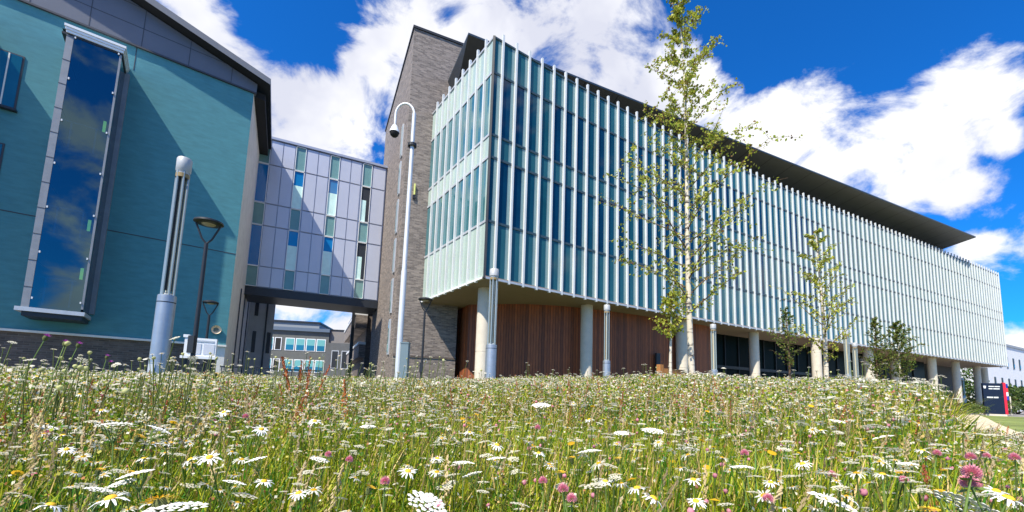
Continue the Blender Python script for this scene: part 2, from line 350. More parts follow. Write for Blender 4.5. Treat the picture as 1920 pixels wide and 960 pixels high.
b = MB(); b.prism([(52, 22), (140, 52), (138, 60), (50, 29)], -.95, -.90); tag(b.build('road', m_road), kind='structure')

# ------------------------------------------------------------------ glazed building
T0 = np.array([-0.661, 16.168]); TT = np.array([0.8660254, 0.5]); NN = np.array([0.5, -0.8660254])
CO = [-2.53429e-05, 0.00336302, -0.0800036, -0.139371]
def fc(s, off=0.0):
    """point of the gently bowed front, s along the chord, off out from the glass towards the street"""
    h = np.polyval(CO, s); dh = np.polyval(np.polyder(CO), s); t = TT + dh*NN; t = t/np.hypot(*t); n = np.array([t[1], -t[0]])
    q = T0 + s*TT + h*NN + n*(off-0.17); return Vector((q[0], q[1], 0)), Vector((t[0], t[1], 0)), Vector((n[0], n[1], 0))
S0 = -0.42; S1 = 64.0
ss = [0.0]; 
while len(ss) < 91:
    s = ss[-1]; dh = np.polyval(np.polyder(CO), s); ss.append(s + 0.7067/math.hypot(1, dh))
S1 = ss[-1]
Z0, Z1 = 4.34, 14.86
BANDS = [(4.40, 6.68, 1), (6.68, 6.78, 2), (6.78, 9.42, 0), (9.42, 9.52, 2), (9.52, 10.40, 1), (10.40, 10.50, 2), (10.50, 13.18, 0), (13.18, 13.28, 2), (13.28, 14.78, 1)]
hall = thing('glazed_building', (0, 0, 0), None, 'long glass fronted building with white vertical fins raised on round concrete columns', 'building')
def strip(a, b, n, mats, name, parent, z0=Z0):
    """one bay of glazing between two fins: panes, transoms, sill and coping"""
    mb = MB(); a = Vector((a.x, a.y, 0)); b = Vector((b.x, b.y, 0)); d = (b-a)
    zz = Vector((0, 0, 1))
    for lo, hi, k in BANDS:
        o = n*(0.0 if k != 2 else 0.035)
        mb.quad(a+o+zz*lo, b+o+zz*lo, b+o+zz*hi, a+o+zz*hi, k)
        if k == 2:
            mb.quad(a+zz*hi, a+o+zz*hi, b+o+zz*hi, b+zz*hi, 2); mb.quad(a+zz*lo, b+zz*lo, b+o+zz*lo, a+o+zz*lo, 2)
    du = d.normalized(); e = b-du*.06; g_ = b-du*.20
    if d.length > .4: mb.quad(g_+n*.006+zz*4.41, e+n*.006+zz*4.41, e+n*.006+zz*14.77, g_+n*.006+zz*14.77, 4)  # flat band: the sunlit fin's reflection in the glass, painted on
    for lo, hi, out, k in ((Z0-.02, 4.40, 0.10, 3), (14.78, Z1, 0.05, 2)):
        o = n*out; mb.quad(a+o+zz*lo, b+o+zz*lo, b+o+zz*hi, a+o+zz*hi, k); mb.quad(a+zz*hi, a+o+zz*hi, b+o+zz*hi, b+zz*hi, k); mb.quad(a+zz*lo, b+zz*lo, b+o+zz*lo, a+o+zz*lo, k)
    return mb.build(name, mats, parent)
def fin(p, t, n, parent, z0=4.27, z1=15.10):
    mb = MB(); w = .046
    q = [p-t*w+n*.004, p+t*w+n*.004, p+t*w+n*.105, p-t*w+n*.105]
    return mb.prism([(v.x, v.y) for v in q], z0, z1).build('fin', m_fin, parent)
m_fin_refl = mat('grey_green_fin_reflection', (.22, .33, .33), .25, 0, .08, 1.0)
fr_m = [m_vis, m_spa, m_trans, m_sill, m_fin_refl]; sd_m = [mat('pale_vision_glass', (0.05, 0.17, 0.19), 0.03, 0, 0.2, .5, spec=.9, coat=.5), m_pale, m_sill, m_white, m_pale]
pa, ta, na = fc(S0)
prev = pa
vis_v = [m_vis, mat('vision_glass_paler', (0.012, 0.085, 0.11), 0.04, 0, .3, .4, spec=.5), mat('vision_glass_deep', (0.003, 0.035, 0.075), 0.03, 0, .4, .3, spec=.55)]
rg = random.Random(3)
for i, s in enumerate(ss):
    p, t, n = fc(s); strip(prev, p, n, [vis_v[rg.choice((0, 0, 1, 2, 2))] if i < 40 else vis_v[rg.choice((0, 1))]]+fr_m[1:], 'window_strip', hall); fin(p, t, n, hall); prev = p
fend = prev
# left end of the glass box
LC = Vector((pa.x, pa.y, 0)); LE = Vector((-4.72, 21.36, 0)); ld = (LE-LC); Ln = ld.length; lu = ld/Ln; ln_ = Vector((-lu.y, lu.x, 0)); 
if ln_.x > 0: ln_ = -ln_
BANDS_F = BANDS
lf = [0.58 + 0.715*k for k in range(8)]
lf = [v for v in lf if v < Ln-.05]; prevp = LC
for v in lf + [Ln]:
    q = LC + lu*v; strip(q, prevp, ln_, sd_m, 'side_window_strip', hall); prevp = q
for v in lf: fin(LC+lu*v, lu, ln_, hall)
mb = MB(); mb.box(-.05, .05, -.05, .05, Z0, Z1); cp = mb.build('corner_post', m_dark, hall); cp.location = (LC.x-.0, LC.y-.01, 0)
# body behind the glass, soffit, roof deck
back = 19.0; bn = Vector((math.sin(R(-24.6)), math.cos(R(-24.6)), 0))
def inset(s, k): p, t, n = fc(s, -k); return (p.x, p.y)
outl = [inset(s, .14) for s in np.linspace(S0+.2, S1-.12, 40)]
pe = Vector((*outl[-1], 0)); pb = Vector((*outl[0], 0))
outl_full = outl + [((pe+bn*back).x, (pe+bn*back).y), (LE.x+3.0+bn.x*14, LE.y+bn.y*14+1.3), (LE.x+.45, LE.y-.1)]
mb = MB(); mb.prism(outl_full, Z0+.12, Z1-.2); mb.build('inner_wall', m_dark, hall)
outs = [inset(s, -.08) for s in np.linspace(S0, S1, 40)]
mb = MB(); mb.prism(outs + [((pe+bn*back).x, (pe+bn*back).y), (LE.x+3.0+bn.x*14, LE.y+bn.y*14+1.3), (LE.x, LE.y)], Z0-.0, Z0+.10); mb.build('soffit', m_soffit, hall)
e0 = Vector((pe.x, pe.y, 0)); e1 = fend + bn*back
mb = MB(); 
def slab_wall(mb, a, b, z0, z1, th, mi=0):
    d = (b-a).normalized(); n = Vector((d.y, -d.x, 0))*th; mb.prism([(a.x, a.y), (b.x, b.y), (b.x+n.x, b.y+n.y), (a.x+n.x, a.y+n.y)], z0, z1, mi)
slab_wall(mb, fend+Vector((.02, .02, 0)), e1, Z0, Z1, .12); mb.build('end_wall', m_fin, hall)
# projecting roof, clerestory wall beneath it
RA = Vector((-2.60, 18.42, 0)); RB = Vector((46.95, 41.05, 0)); rd = (RB-RA).normalized(); rn = Vector((-rd.y, rd.x, 0))
roof = MB(); q = [RA, RB, RB+rn*16+rd*.5, RA+rn*16]
rz = 16.98
P3 = lambda v, z: (v.x, v.y, z)
q2 = [RA+rn*2.4+rd*.3, RB+rn*2.4-rd*.3, RB+rn*15+rd*.1, RA+rn*15+rd*.3]
roof.prism([(v.x, v.y) for v in q], rz, rz+.10, 1)
for i in range(4): j = (i+1) % 4; roof.quad(P3(q[j], rz-.004), P3(q[i], rz-.004), P3(q2[i], rz-.55), P3(q2[j], rz-.55), 0)
roof.build('roof', [m_roofd, m_roofedge], hall)
sm_ = MB(); nse = 24
for k in range(1, nse):
    t = k/nse; a_ = q[0].lerp(q[1], t); b_ = q2[0].lerp(q2[1], t); w_ = rd*.018
    sm_.quad(P3(a_+rn*.05-w_, rz-.018), P3(b_-w_, rz-.562), P3(b_+w_, rz-.562), P3(a_+rn*.05+w_, rz-.018))
sm_.build('soffit_seams', m_black, hall)
mb = MB(); mb.prism([(v.x, v.y) for v in q2], Z1-.18, rz-.551); mb.build('clerestory_wall', mat('clerestory_dark', (.035, .035, .038), .4, 0, .1), hall)
# coloured blinds stay out; undercroft: curved cedar wall, glass entrance wall, door
wp = [(-3.25, 23.5), (-2.30, 21.55), (0.48, 20.95), (2.6, 21.15), (4.31, 21.75), (6.30, 22.6), (9.4, 24.3), (12.45, 26.1), (13.3, 28.4)]
def smooth_pts(P, n=8, first=2):
    out = [Vector(p) for p in P[:first]]
    for i in range(first-1, len(P)-1):
        p0 = Vector(P[max(i-1, 0)]) if i > first-1 else Vector(P[i]); p1 = Vector(P[i]); p2 = Vector(P[i+1]); p3 = Vector(P[min(i+2, len(P)-1)])
        for k in range(1, n+1):
            t = k/n; out.append(0.5*((2*p1)+(p2-p0)*t+(2*p0-5*p1+4*p2-p3)*t*t+(3*p1-p0-3*p2+p3)*t**3))
    return out
wpts = smooth_pts(wp); mb = MB(); u = 0
for a, b in zip(wpts[:-1], wpts[1:]):
    L = (b-a).length; mb.quad((*a, -1), (*b, -1), (*b, Z0), (*a, Z0), 0, [(u, -1), (u+L, -1), (u+L, Z0), (u, Z0)]); u += L
mb.build('cedar_wall', m_wood, hall)
dr = MB(); dp = Vector((8.05, 23.40, 0)); dt = (Vector((9.4, 24.3, 0))-Vector((6.3, 22.6, 0))).normalized(); dn_ = Vector((dt.y, -dt.x, 0))
dr.prism([(v.x, v.y) for v in (dp, dp+dt*.32, dp+dt*.32+dn_*.10, dp+dn_*.10)], -1, 2.3); dr.build('service_door', m_dark, hall)
eg = see_glass('entrance_glass', (0.05, 0.075, 0.07), 0.02)
ew = MB(); a = Vector((13.3, 28.4, 0)); b = Vector((44.0, 44.5, 0)); d_ = (b-a).normalized(); L = (b-a).length
ew.quad((a.x, a.y, -1), (b.x, b.y, -1), (b.x, b.y, Z0), (a.x, a.y, Z0)); egw = ew.build('entrance_glazing', mat('entrance_dark_glass', (0.006, 0.011, 0.010), 0.3, 0, .3, .6, spec=.03), hall)
for k in range(22):
    mb = MB(); p = a+d_*(k*1.5+.3); n = Vector((d_.y, -d_.x, 0)); mb.prism([(v.x, v.y) for v in (p+n*.01, p+d_*.06+n*.01, p+d_*.06+n*.09, p+n*.09)], -1, Z0-.01); mb.build('mullion', m_dark, hall)
mb = MB(); n = Vector((d_.y, -d_.x, 0)); mb.prism([(v.x, v.y) for v in (a+n*.012, b+n*.012, b+n*.13, a+n*.13)], 1.95, 2.15); mb.build('transom_rail', m_dark, hall)
mb = MB(); mb.box(-.5, .5, -.5, .5, -1, Z0); w_ = mb.build('core_wall', mat('undercroft_grey', (.10, .095, .09), .9), hall); w_.matrix_world = Matrix.Translation((48.0, 49.5, 0)) @ Matrix.Rotation(R(90-62), 4, 'Z') @ Matrix.Diagonal((7, 4, 1, 1))
# round columns
COLS = [(-1.25, 17.95, .31), (3.72, 20.80, .30), (9.90, 24.25, .33), (16.15, 27.75, .37), (21.75, 29.75, .38), (29.4, 34.35, .43), (36.2, 39.5, .40), (40.1, 39.8, .40), (45.6, 42.85, .38), (52.2, 46.85, .37), (55.0, 48.6, .37)]
for x, y, r in COLS:
    if x > 15: r *= .82
    o = thing('column', (x, y, -1)); o.parent = hall
    mb = MB(); mb.lathe([(r, 0), (r, 2.55), (r-.012, 2.555), (r-.012, 2.575), (r, 2.58), (r, Z0+1.0)], seg=28); sh = mb.build('shaft', m_conc, o, smooth=True)
for ch in [c for c in hall.children if c.name.startswith('column')]:
    pass

# ------------------------------------------------------------------ brick stair tower (local x runs along its street face)
KT = 1.087
tower = thing('brick_tower', (-5.43*KT, 19.17*KT, 0), 66.4, 'tall windowless grey brown brick tower beside the glass building, with a narrow slot window', 'tower')
# the flank runs back at azimuth -25.4; street face 9 m
fl = 9.6
tower.scale = (KT, KT, KT)
tb = MB(); fx, fy = 0.03*fl, fl
tb.prism([(0, 0), (2.95, 0), (2.95, fl), (-.02*fl, fl)], -1, 17.92); tb.build('wall', m_brick, tower)
tb = MB(); tb.prism([(-.06, -.06), (3.0, -.06), (3.0, fl+.06), (-.02*fl-.06, fl+.06)], 17.925, 18.05); tb.build('coping', m_dark, tower)
for k in range(6):
    z0 = 1.5+k*2.05
    f = MB(); f.box(-.09, -.005, 1.25, 1.62, z0, z0+1.75); fo = f.build('slot_window', m_sill, tower); 
    f = MB(); f.box(-.105, -.092, 1.32, 1.55, z0+.1, z0+1.65); f.build('pane', m_bspan, fo)
f = MB(); f.box(.46, .52, -.10, -.01, 9.2, 9.75); f.box(.42, .56, -.09, -.02, 9.0, 9.18, 1); f.build('wall_light', [mat('light_lens', (.75, .78, .25), .3), m_dark], tower)
f = MB(); f.box(-.012*2, 2.95, -.035, -.004, 1.35, 1.43); f.build('string_course', m_brickd, tower)

# ------------------------------------------------------------------ link bridge (local x runs to the right, origin at its left lower corner)
bridge = thing('link_bridge', (-14.93*KT, 22.33*KT, 5.17*KT), 63.9, 'enclosed lilac metal footbridge with narrow windows linking the teal building to the brick tower', 'bridge')
BW = 7.28; BH = 8.75; bridge.scale = (KT, KT, KT)
mb = MB(); mb.box(0, BW, .08, 2.6, 0.02, BH-.06); mb.build('shell', m_bframe, bridge)
mb = MB(); mb.box(-.05, BW+.03, -.08, 2.7, BH-.06, BH+.08); mb.build('parapet_cap', m_bframe, bridge)
mb = MB(); mb.box(0.0, BW, .02, 2.62, -.46, 0.0); mb.build('beam', m_dark, bridge)
# column layout, fractions measured along the bridge
cols = [('w', .28, .78), ('p', .84, 1.42), ('p', 1.46, 2.04), ('w', 2.12, 2.60), ('p', 2.70, 3.27), ('p', 3.31, 3.88), ('w', 3.98, 4.46), ('p', 4.55, 5.12), ('p', 5.16, 5.73), ('w', 5.86, 6.36), ('p', 6.46, 7.20)]
rows = [(0.06, 1.16), (1.22, 3.50), (3.58, 4.80), (4.88, 7.12), (7.20, 8.62)]
for k, x0, x1 in cols:
    if k == 'p':
        for z0, z1 in rows: mb = MB(); mb.box(x0, x1, .0, .075, z0, z1); mb.build('cladding_panel', m_lilac, bridge)
    else:
        for j, (z0, z1) in enumerate(rows):
            mb = MB(); mb.box(x0-.03, x0, -.03, .078, z0, z1); mb.box(x1, x1+.03, -.03, .078, z0, z1); mb.box(x0, x1, -.03, .078, z0-.03, z0); mb.box(x0, x1, -.03, .078, z1, z1+.03)
            f = mb.build('window_frame', m_white, bridge)
            if j in (1, 3):
                mb = MB(); zs = z0+(z1-z0)*(.62 if x0 > 1 else .0); 
                mb.box(x0, x1, .03, .076, zs, z1, 0)
                if x0 > 1: mb.box(x0+(.0 if x0 < 5 else .0), x1-(.0 if x0 < 5 else .2), .03, .076, z0, zs, 1)
                if x0 > 5: mb.box(x1-.2, x1, .03, .076, z0, zs, 2)
                mb.build('pane', [m_bwin if x0 < 5 else m_dark, m_bblind, m_dark], f)
            else:
                mb = MB(); mb.box(x0, x1, .03, .076, z0, z1); mb.build('pane', m_bspan, f)

# ------------------------------------------------------------------ teal building (local x right along the street face, y into the building)
teal = thing('teal_building', (-13.01, 19.0, 0), 51.8, 'big teal rendered building with a tall glass bay and grey clad gable', 'building')
TW = 17.0
side = lambda k: (0.166*k, .986*k)
mb = MB(); mb.prism([(-TW, 0), (0, 0), (.002, .02), (-TW, .02)], 1.55, 14.0); mb.box(-TW, -.3, .02, 12, 1.55, 13.9); mb.build('wall', m_teal, teal)
sw = MB(); a0 = side(0.02); a1 = side(13.0); sw.prism([(0.0, .022), a1, (a1[0]-.4, a1[1]), (-.3, .022)], -1, 14.3); 
sw.build('side_wall', m_render, teal)
for kk, (y0, z0, z1) in enumerate(((3.9, -1, 5.0), (6.6, 1, 5.2), (9.6, -1, 5.2))):
    p = side(y0); f = MB(); f.prism([(p[0]+.012, p[1]), (p[0]+.06, p[1]), (p[0]+.08, p[1]+.12), (p[0]+.03, p[1]+.12)], z0, z1); f.build('downpipe' if kk % 2 == 0 else 'side_window', m_dark, teal)
mb = MB(); mb.box(-TW, -.03, .10, .3, -1, 1.50); mb.build('plinth', m_brickd, teal)
mb = MB(); mb.box(-TW, .02, -.09, .3, 1.50, 1.58); mb.build('ledge', m_render, teal)
mb = MB(); mb.box(-TW, 0, -.012, -.002, 5.83, 5.865); mb.build('render_joint', m_seam, teal)
mb = MB(); mb.box(-4.30, -4.275, -.012, -.002, 12.9, 14.0); mb.build('render_joint', m_seam, teal)
rs = .296; zr_ = lambda x: 14.66 + rs*(.56-x)          # roof top height against local x
xr = -10.0
gp = [(0.10, 14.0), (0.10, zr_(.1)-.34), (xr, zr_(xr)-.34), (xr, 14.0)]
mb = MB(); n = len(gp)
mb.v = [(x, -.06, z) for x, z in gp]+[(x, .25, z) for x, z in gp]; mb.f = [(3, 2, 1, 0), (4, 5, 6, 7)]+[(i, (i+1) % 4, 4+(i+1) % 4, 4+i) for i in range(4)]; mb.m = [0]*6
gab = mb.build('gable_cladding', m_clad, teal)
for x in (-.95, -2.55, -4.15, -5.75, -7.35):
    mb = MB(); mb.box(x-.012, x+.012, -.068, -.061, 14.0, zr_(x)-.36); mb.build('seam', m_seam, gab)
for z in (14.85, 15.75):
    xe = .56-(z+.34-14.66)/rs; mb = MB(); mb.box(xr, min(.08, xe), -.068, -.061, z-.012, z+.012); mb.build('seam', m_seam, gab)
mb = MB(); mb.box(-TW, .10, -.10, -.004, 13.93, 14.0); mb.build('drip_rail', m_seam, teal)
# mono-pitch roof slab with overhanging eave
mb = MB(); yb = 13.0; th = .30
c0 = [(xr, -.62), (.58, -.62), (.58+.166*yb, yb), (xr, yb)]
tz = lambda x, y: zr_(x - .166*max(y, 0))
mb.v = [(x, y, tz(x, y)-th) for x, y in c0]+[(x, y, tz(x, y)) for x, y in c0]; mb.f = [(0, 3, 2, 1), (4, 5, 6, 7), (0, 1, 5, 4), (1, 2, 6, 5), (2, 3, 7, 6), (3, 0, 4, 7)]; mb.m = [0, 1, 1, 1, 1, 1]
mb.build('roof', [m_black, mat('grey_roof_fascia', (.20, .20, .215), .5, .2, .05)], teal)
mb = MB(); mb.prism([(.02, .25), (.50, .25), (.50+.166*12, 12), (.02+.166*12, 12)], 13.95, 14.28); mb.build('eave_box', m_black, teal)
# tall glass bay
mg = see_glass('bay_glass', (0.16, 0.42, 0.50), 0.16, (.36, .60, .66))
m_blue = mat('blue_steel_rail', (0.02, 0.20, 0.45), .4)
def make_bay(x0, x1):
    bay = thing('glass_bay', (0, 0, 0)); bay.parent = teal
    D = -1.4; zb, zt = 2.38, 12.5
    f = MB(); f.box(x0-.03, x0+.16, D-.02, -.004, zb-.1, zt+.1); f.box(x1-.06, x1+.0, D-.03, D+.06, zb, zt); f.box(x1-.02, x1+.14, -.16, -.004, zb, zt+.06)
    fr = f.build('frame', mat('bay_grey_frame', (.27, .28, .30), .5, .2, .12, 3), bay)
    for k in range(11):
        zz = zb+.6+k*.95; q = MB(); q.box(x0-.038, x0+.168, D-.028, -.02, zz, zz+.02); q.build('frame_joint', m_seam, fr)
    f = MB()
    for k in range(3): f.box(x0-.05-.03*k, x1+.04+.03*k, D-.06-.03*k, -.004, zt+.10+.10*k, zt+.19+.10*k, 0)
    f.box(x0-.16, x1+.02, D-.02, -.004, zt+.02, zt+.10, 1); f.box(x0-.16, x1+.02, D-.02, -.004, zt+.19, zt+.20, 1); f.build('cap', [m_white, m_dark], bay)
    f = MB(); f.box(x0-.16, x1+.06, D-.06, -.004, zb-.24, zb-.1, 0); f.box(x0, x1, D+.02, -.004, zb-.40, zb-.24, 1); f.build('sill', [m_sill, m_dark], bay)
    f = MB(); f.quad((x0+.161, D, zb-.1), (x1-.06, D, zb-.1), (x1-.06, D, zt+.02), (x0+.161, D, zt+.02)); f.build('front_glass', mg, bay)
    f = MB(); f.quad((x1-.002, D+.06, zb-.1), (x1-.002, -.16, zb-.1), (x1-.002, -.16, zt+.02), (x1-.002, D+.06, zt+.02)); f.build('side_glass', mat('bay_side_glass', (.006, .03, .04), .05, 0, .2, 1, spec=.5), bay)
    f = MB(); f.box(x0+.10, x1-.05, -.12, -.006, zb, zt, 0)
    for z in (5.05, 8.35): f.box(x0+.11, x1-.25, D+.15, -.13, z-.28, z, 1)
    f.build('stairwell_lining', [mat('stairwell_interior', (.012, .05, .085), .7), mat('landing_blue', (.02, .10, .20), .6)], bay)
    for z in (zb+.05, 5.05, 8.35):
        f = MB()
        for h in (1.0,): f.box(x0+.15, x1-.30, D+.14, D+.18, z+h-.04, z+h)
        for xx in (x1-.42, x0+.4): f.box(xx, xx+.05, D+.14, D+.18, z, z+1.0)
        f.build('landing_rail', m_blue, bay)
    for z in (3.5, 5.35, 9.3):
        f = MB(); f.box(x1-.24, x1-.16, D+.10, D+.16, z, z+.42); f.build('strip_lamp', mat('green_lit_lamp', (.6, .7, .2), .4, emit=(.6, .75, .15, .6)), bay)
    for z in [zb+.2+k*1.65 for k in range(7)]:
        for xa, xb, ya, yb in ((x0+.18, x0+.22, D-.05, D-.012), (x1-.11, x1-.07, D-.06, D-.032)): f = MB(); f.box(xa, xb, ya, yb, z, z+.07); f.build('glass_clamp', m_white, bay)
    return bay
make_bay(-5.98, -4.50)
make_bay(-10.1, -8.62)
def teal_win(x0, x1, z0, z1):
    w = MB(); w.box(x0-.05, x1+.05, -.03, -.004, z0-.05, z1+.05); f = w.build('window', m_seam, teal)
    w = MB(); w.box(x0, x1, -.045, -.032, z0, z1); w.build('pane', mat('deep_window_glass', (.01, .09, .13), .03, 0, .2, 1, spec=1), f)
    w = MB(); w.box(x0-.1, x1+.1, -.22, -.004, z0-.14, z0-.052); w.build('sill', m_dark, f)
    w = MB(); w.box(x1-.34, x1-.30, -.06, -.047, z0, z1); w.build('mullion', m_render, f)
teal_win(-8.4, -7.28, 9.72, 11.78); teal_win(-8.4, -7.38, 6.2, 8.26)
# round bulkhead lamp and white cabinet on the teal wall
f = MB(); f.lathe([(0, 0), (.11, .0), (.15, .03), (.19, .05), (.19, .10)], seg=20); o = f.build('round_wall_lamp', [mat('lamp_brass_white', (.75, .62, .45), .4)]); o.data.transform(Matrix.Rotation(PI/2, 4, 'X'))
o.matrix_world = teal.matrix_basis.copy(); M0 = Matrix.Translation((-13.01, 19.0, 0)) @ Matrix.Rotation(R(90-51.8), 4, 'Z')
o.matrix_world = M0 @ Matrix.Translation((-.42, -.0, 2.24)); tag(o, 'small round bulkhead lamp fixed near the lower right corner of the teal wall', 'wall lamp')

# ------------------------------------------------------------------ far buildings
rw = thing('rendered_wing', (-17.25, 30.0, -1), 52, 'plain grey rendered wing behind the bridge, next to the gap', 'building')
f = MB(); f.box(-7, 0, 0, 9, 0, 9.5); f.build('wall', mat('wing_render', (.50, .49, .47), .85, 0, .12, 1.2), rw)
for x in (-.55, -1.7): f = MB(); f.box(x, x+.09, -.10, -.004, 0, 9.4); f.build('downpipe', m_dark, rw)
for x, z in ((-1.25, 3.0), (-1.25, 5.6), (-.35, 3.0)): f = MB(); f.box(x, x+.22, -.05, -.004, z, z+1.5); f.build('slot_window', m_dark, rw)
f = MB(); f.box(-7.1, .1, -.1, 9.1, 9.502, 9.7); f.build('coping', m_dark, rw)
off = thing('office_building', (-36.0, 60.2, -1), 80, 'low grey office block with ribbons of turquoise windows, seen under the bridge', 'building')
f = MB(); f.box(0, 9.0, 0, 10, 0, 8.5); f.build('wall', mat('far_concrete', (.12, .125, .12), .85, 0, .15, 1.0), off)
f = MB(); f.box(-.2, 9.1, -.35, 10, 8.502, 9.0); f.build('parapet', mat('blue_grey_parapet', (.10, .14, .20), .6), off)
f = MB(); f.box(.0, 7.2, 1.2, 9, 9.002, 9.9, 0); f.box(-.2, 7.4, 1.0, 9.2, 9.902, 10.15, 1); f.build('penthouse', [mat('penthouse_wall', (.25, .27, .29), .7), m_dark], off)
for z in (5.7, 2.6):
    for k in range(6):
        x = .35+k*1.42; w = 1.05 if k not in (1,) else .7
        fr = MB(); fr.box(x-.12, x+w+.12, -.06, -.004, z-.1, z+1.75); fo = fr.build('window', m_white, off)
        fr = MB(); fr.box(x, x+w, -.09, -.062, z+.75, z+1.65, 0); fr.box(x, x+w, -.09, -.062, z, z+.75, 1)
        fr.build('pane', [mat('turquoise_blind', (.16, .42, .42), .3), mat('blue_far_glass', (.02, .16, .28), .1)] if k != 1 else [m_black, m_black], fo)
ann = thing('annexe_building', (-26.9, 60.6, -1), 84, 'grey flat roofed annexe with a square roof block, right of the turquoise windowed office', 'building')
f = MB(); f.box(0, 7.5, 0, 8, 0, 6.9); f.build('wall', mat('annexe_dark', (.10, .105, .11), .8, 0, .2, 1), ann)
f = MB(); f.box(-.3, 3.6, 1.5, 6, 6.902, 8.9, 0); f.box(-.4, 3.7, 1.4, 6.1, 8.902, 9.05, 1); f.build('roof_block', [mat('roof_block_grey', (.22, .20, .19), .8), m_dark], ann)
for x in (.9, 2.3, 3.3):
    fr = MB(); fr.box(x-.1, x+.9, -.06, -.004, 3.2, 5.8); fo = fr.build('window', m_sill, ann); fr = MB(); fr.box(x, x+.8, -.09, -.062, 3.3, 5.7); fr.build('pane', m_dark, fo)
ter = thing('terraced_block', (-12.0, 34.2, -1), -25.0, 'stepped brick block with jutting floors just behind the brick tower', 'building')
f = MB(); f.box(0, 14, -6, 0.0, 0, 7.4); f.build('wall', m_brickd, ter)
for z, o_ in ((3.2, .5), (5.6, .9)):
    f = MB(); f.box(-.2, 14, .004, o_, z, z+1.05, 0); f.box(-.2, 14, .004, o_+.08, z+1.055, z+1.25, 1); f.build('balcony', [m_brick, m_white], ter)
f = MB(); f.box(-.3, 14, -6, .6, 7.402, 7.8); f.build('roof', m_dark, ter)
f = MB(); f.box(-.1, .12, .95, 1.2, 0, 9.2); f.build('corner_post', m_dark, ter)

wb = thing('white_building', (88.5, 75.1, -1), 62, 'white rendered building with small windows beyond the right end of the glass building', 'building')
f = MB(); f.box(-12, 26, 0, 12, 0, 11.9); f.build('wall', mat('white_render', (.72, .72, .72), .8, 0, .05, 1), wb)
f = MB(); f.box(-12.2, 26.2, -.2, 12.2, 11.902, 12.3); f.build('parapet', mat('grey_parapet', (.3, .32, .34), .6), wb)
for z in (7.9, 4.0):
    for x in (-9.5, -5.5, -1.8, 1.9, 5.5, 9.1, 12.8):
        fr = MB(); fr.box(x-.06, x+1.06, -.05, -.004, z-.06, z+2.06); fo = fr.build('window', m_sill, wb)
        fr = MB(); fr.box(x, x+.9, -.08, -.052, z, z+1.95, 0); fr.box(x+.5, x+.95, -.10, -.081, z+.2, z+.9, 1); fr.build('pane', [m_dark, mat('blue_far_glass', (.02, .16, .28), .1)], fo)

# ------------------------------------------------------------------ light columns (tall tubular bollard lights)
m_diff = mat('lamp_tube_cream', (.60, .56, .42), .35, 0, .05)
m_clear = mat('frosted_blade', (.36, .40, .38), .2, .3, .05)
def light_column(x, y, zb, h, r, label):
    o = thing('light_column', (x, y, zb), None, label, 'column light', 'tubular light columns standing along the building front')
    hb = h*.49; u = r*.80
    f = MB(); f.lathe([(r*1.25, 0), (r*1.25, .03), (r, .035), (r, hb), (r*.97, hb+.02), (u*.98, hb+.02)], seg=28); f.lathe([(u*.98, hb+.02), (.02, hb+.32*r*2)], seg=28); f.build('lower_tube', m_steel, o, smooth=True)
    f = MB(); f.box(-.05, .05, -r*1.02, -r*.97, hb*.30, hb*.52); f.build('access_hatch', m_sill, o)
    f = MB(); f.lathe([(r*1.012, hb-.10), (r*1.012, hb-.085)], seg=28); f.build('joint_band', m_dark, o)
    f = MB(); f.lathe([(u*.34, hb), (u*.34, h-.22)], seg=14); f.build('lamp_tube', m_diff, o, smooth=True)
    f = MB(); f.box(-.010, .010, -u*.6, u*.6, hb+.1, h-.25); f.build('spine', m_dark, o)
    for k in range(6):
        a = 2*PI*k/6+.35; f = MB(); f.tube([(u*.84*math.cos(a), u*.84*math.sin(a), hb), (u*.84*math.cos(a), u*.84*math.sin(a), h-.2)], u*.16, 8); f.build('rod', m_clear, o, smooth=True)
    f = MB(); f.lathe([(u*.9, h-.27), (u*.9, h-.24), (u*1.06, h-.22), (u*1.06, h-.02), (u*.95, h), (0.001, h)], seg=28); f.build('cap', mat('lamp_cap_grey', (.44, .45, .46), .45, .1, .06, 4), o, smooth=True)
    f = MB(); f.lathe([(u*.98, h-.34), (u*.98, h-.275)], seg=24); f.build('collar', mat('brass_collar', (.28, .20, .08), .5), o)
    return o
LCOL = [(-5.49, 6.54, .122, 'thickest light column, nearest the camera, in front of the teal wall'), (-.605, 12.35, .165, 'light column in front of the sunlit corner column of the glass building'), (3.87, 17.0, .15, 'light column just right of the second concrete column'), (10.08, 20.8, .165, 'light column right of the tall birch at the end of the cedar wall'), (17.15, 21.3, .15, 'light column touching the slim birch trunk'), (21.36, 25.9, .16, 'light column leaning next to a shorter one before the dark undercroft'), (29.8, 35.46, .22, 'shorter light column left of a concrete column in the undercroft'), (50.0, 46.5, .26, 'farthest light column, between two columns near the far end')]
for x, y, r, l in LCOL: light_column(x, y, -.95, 4.55 if x < 45 else 3.9, r, l)

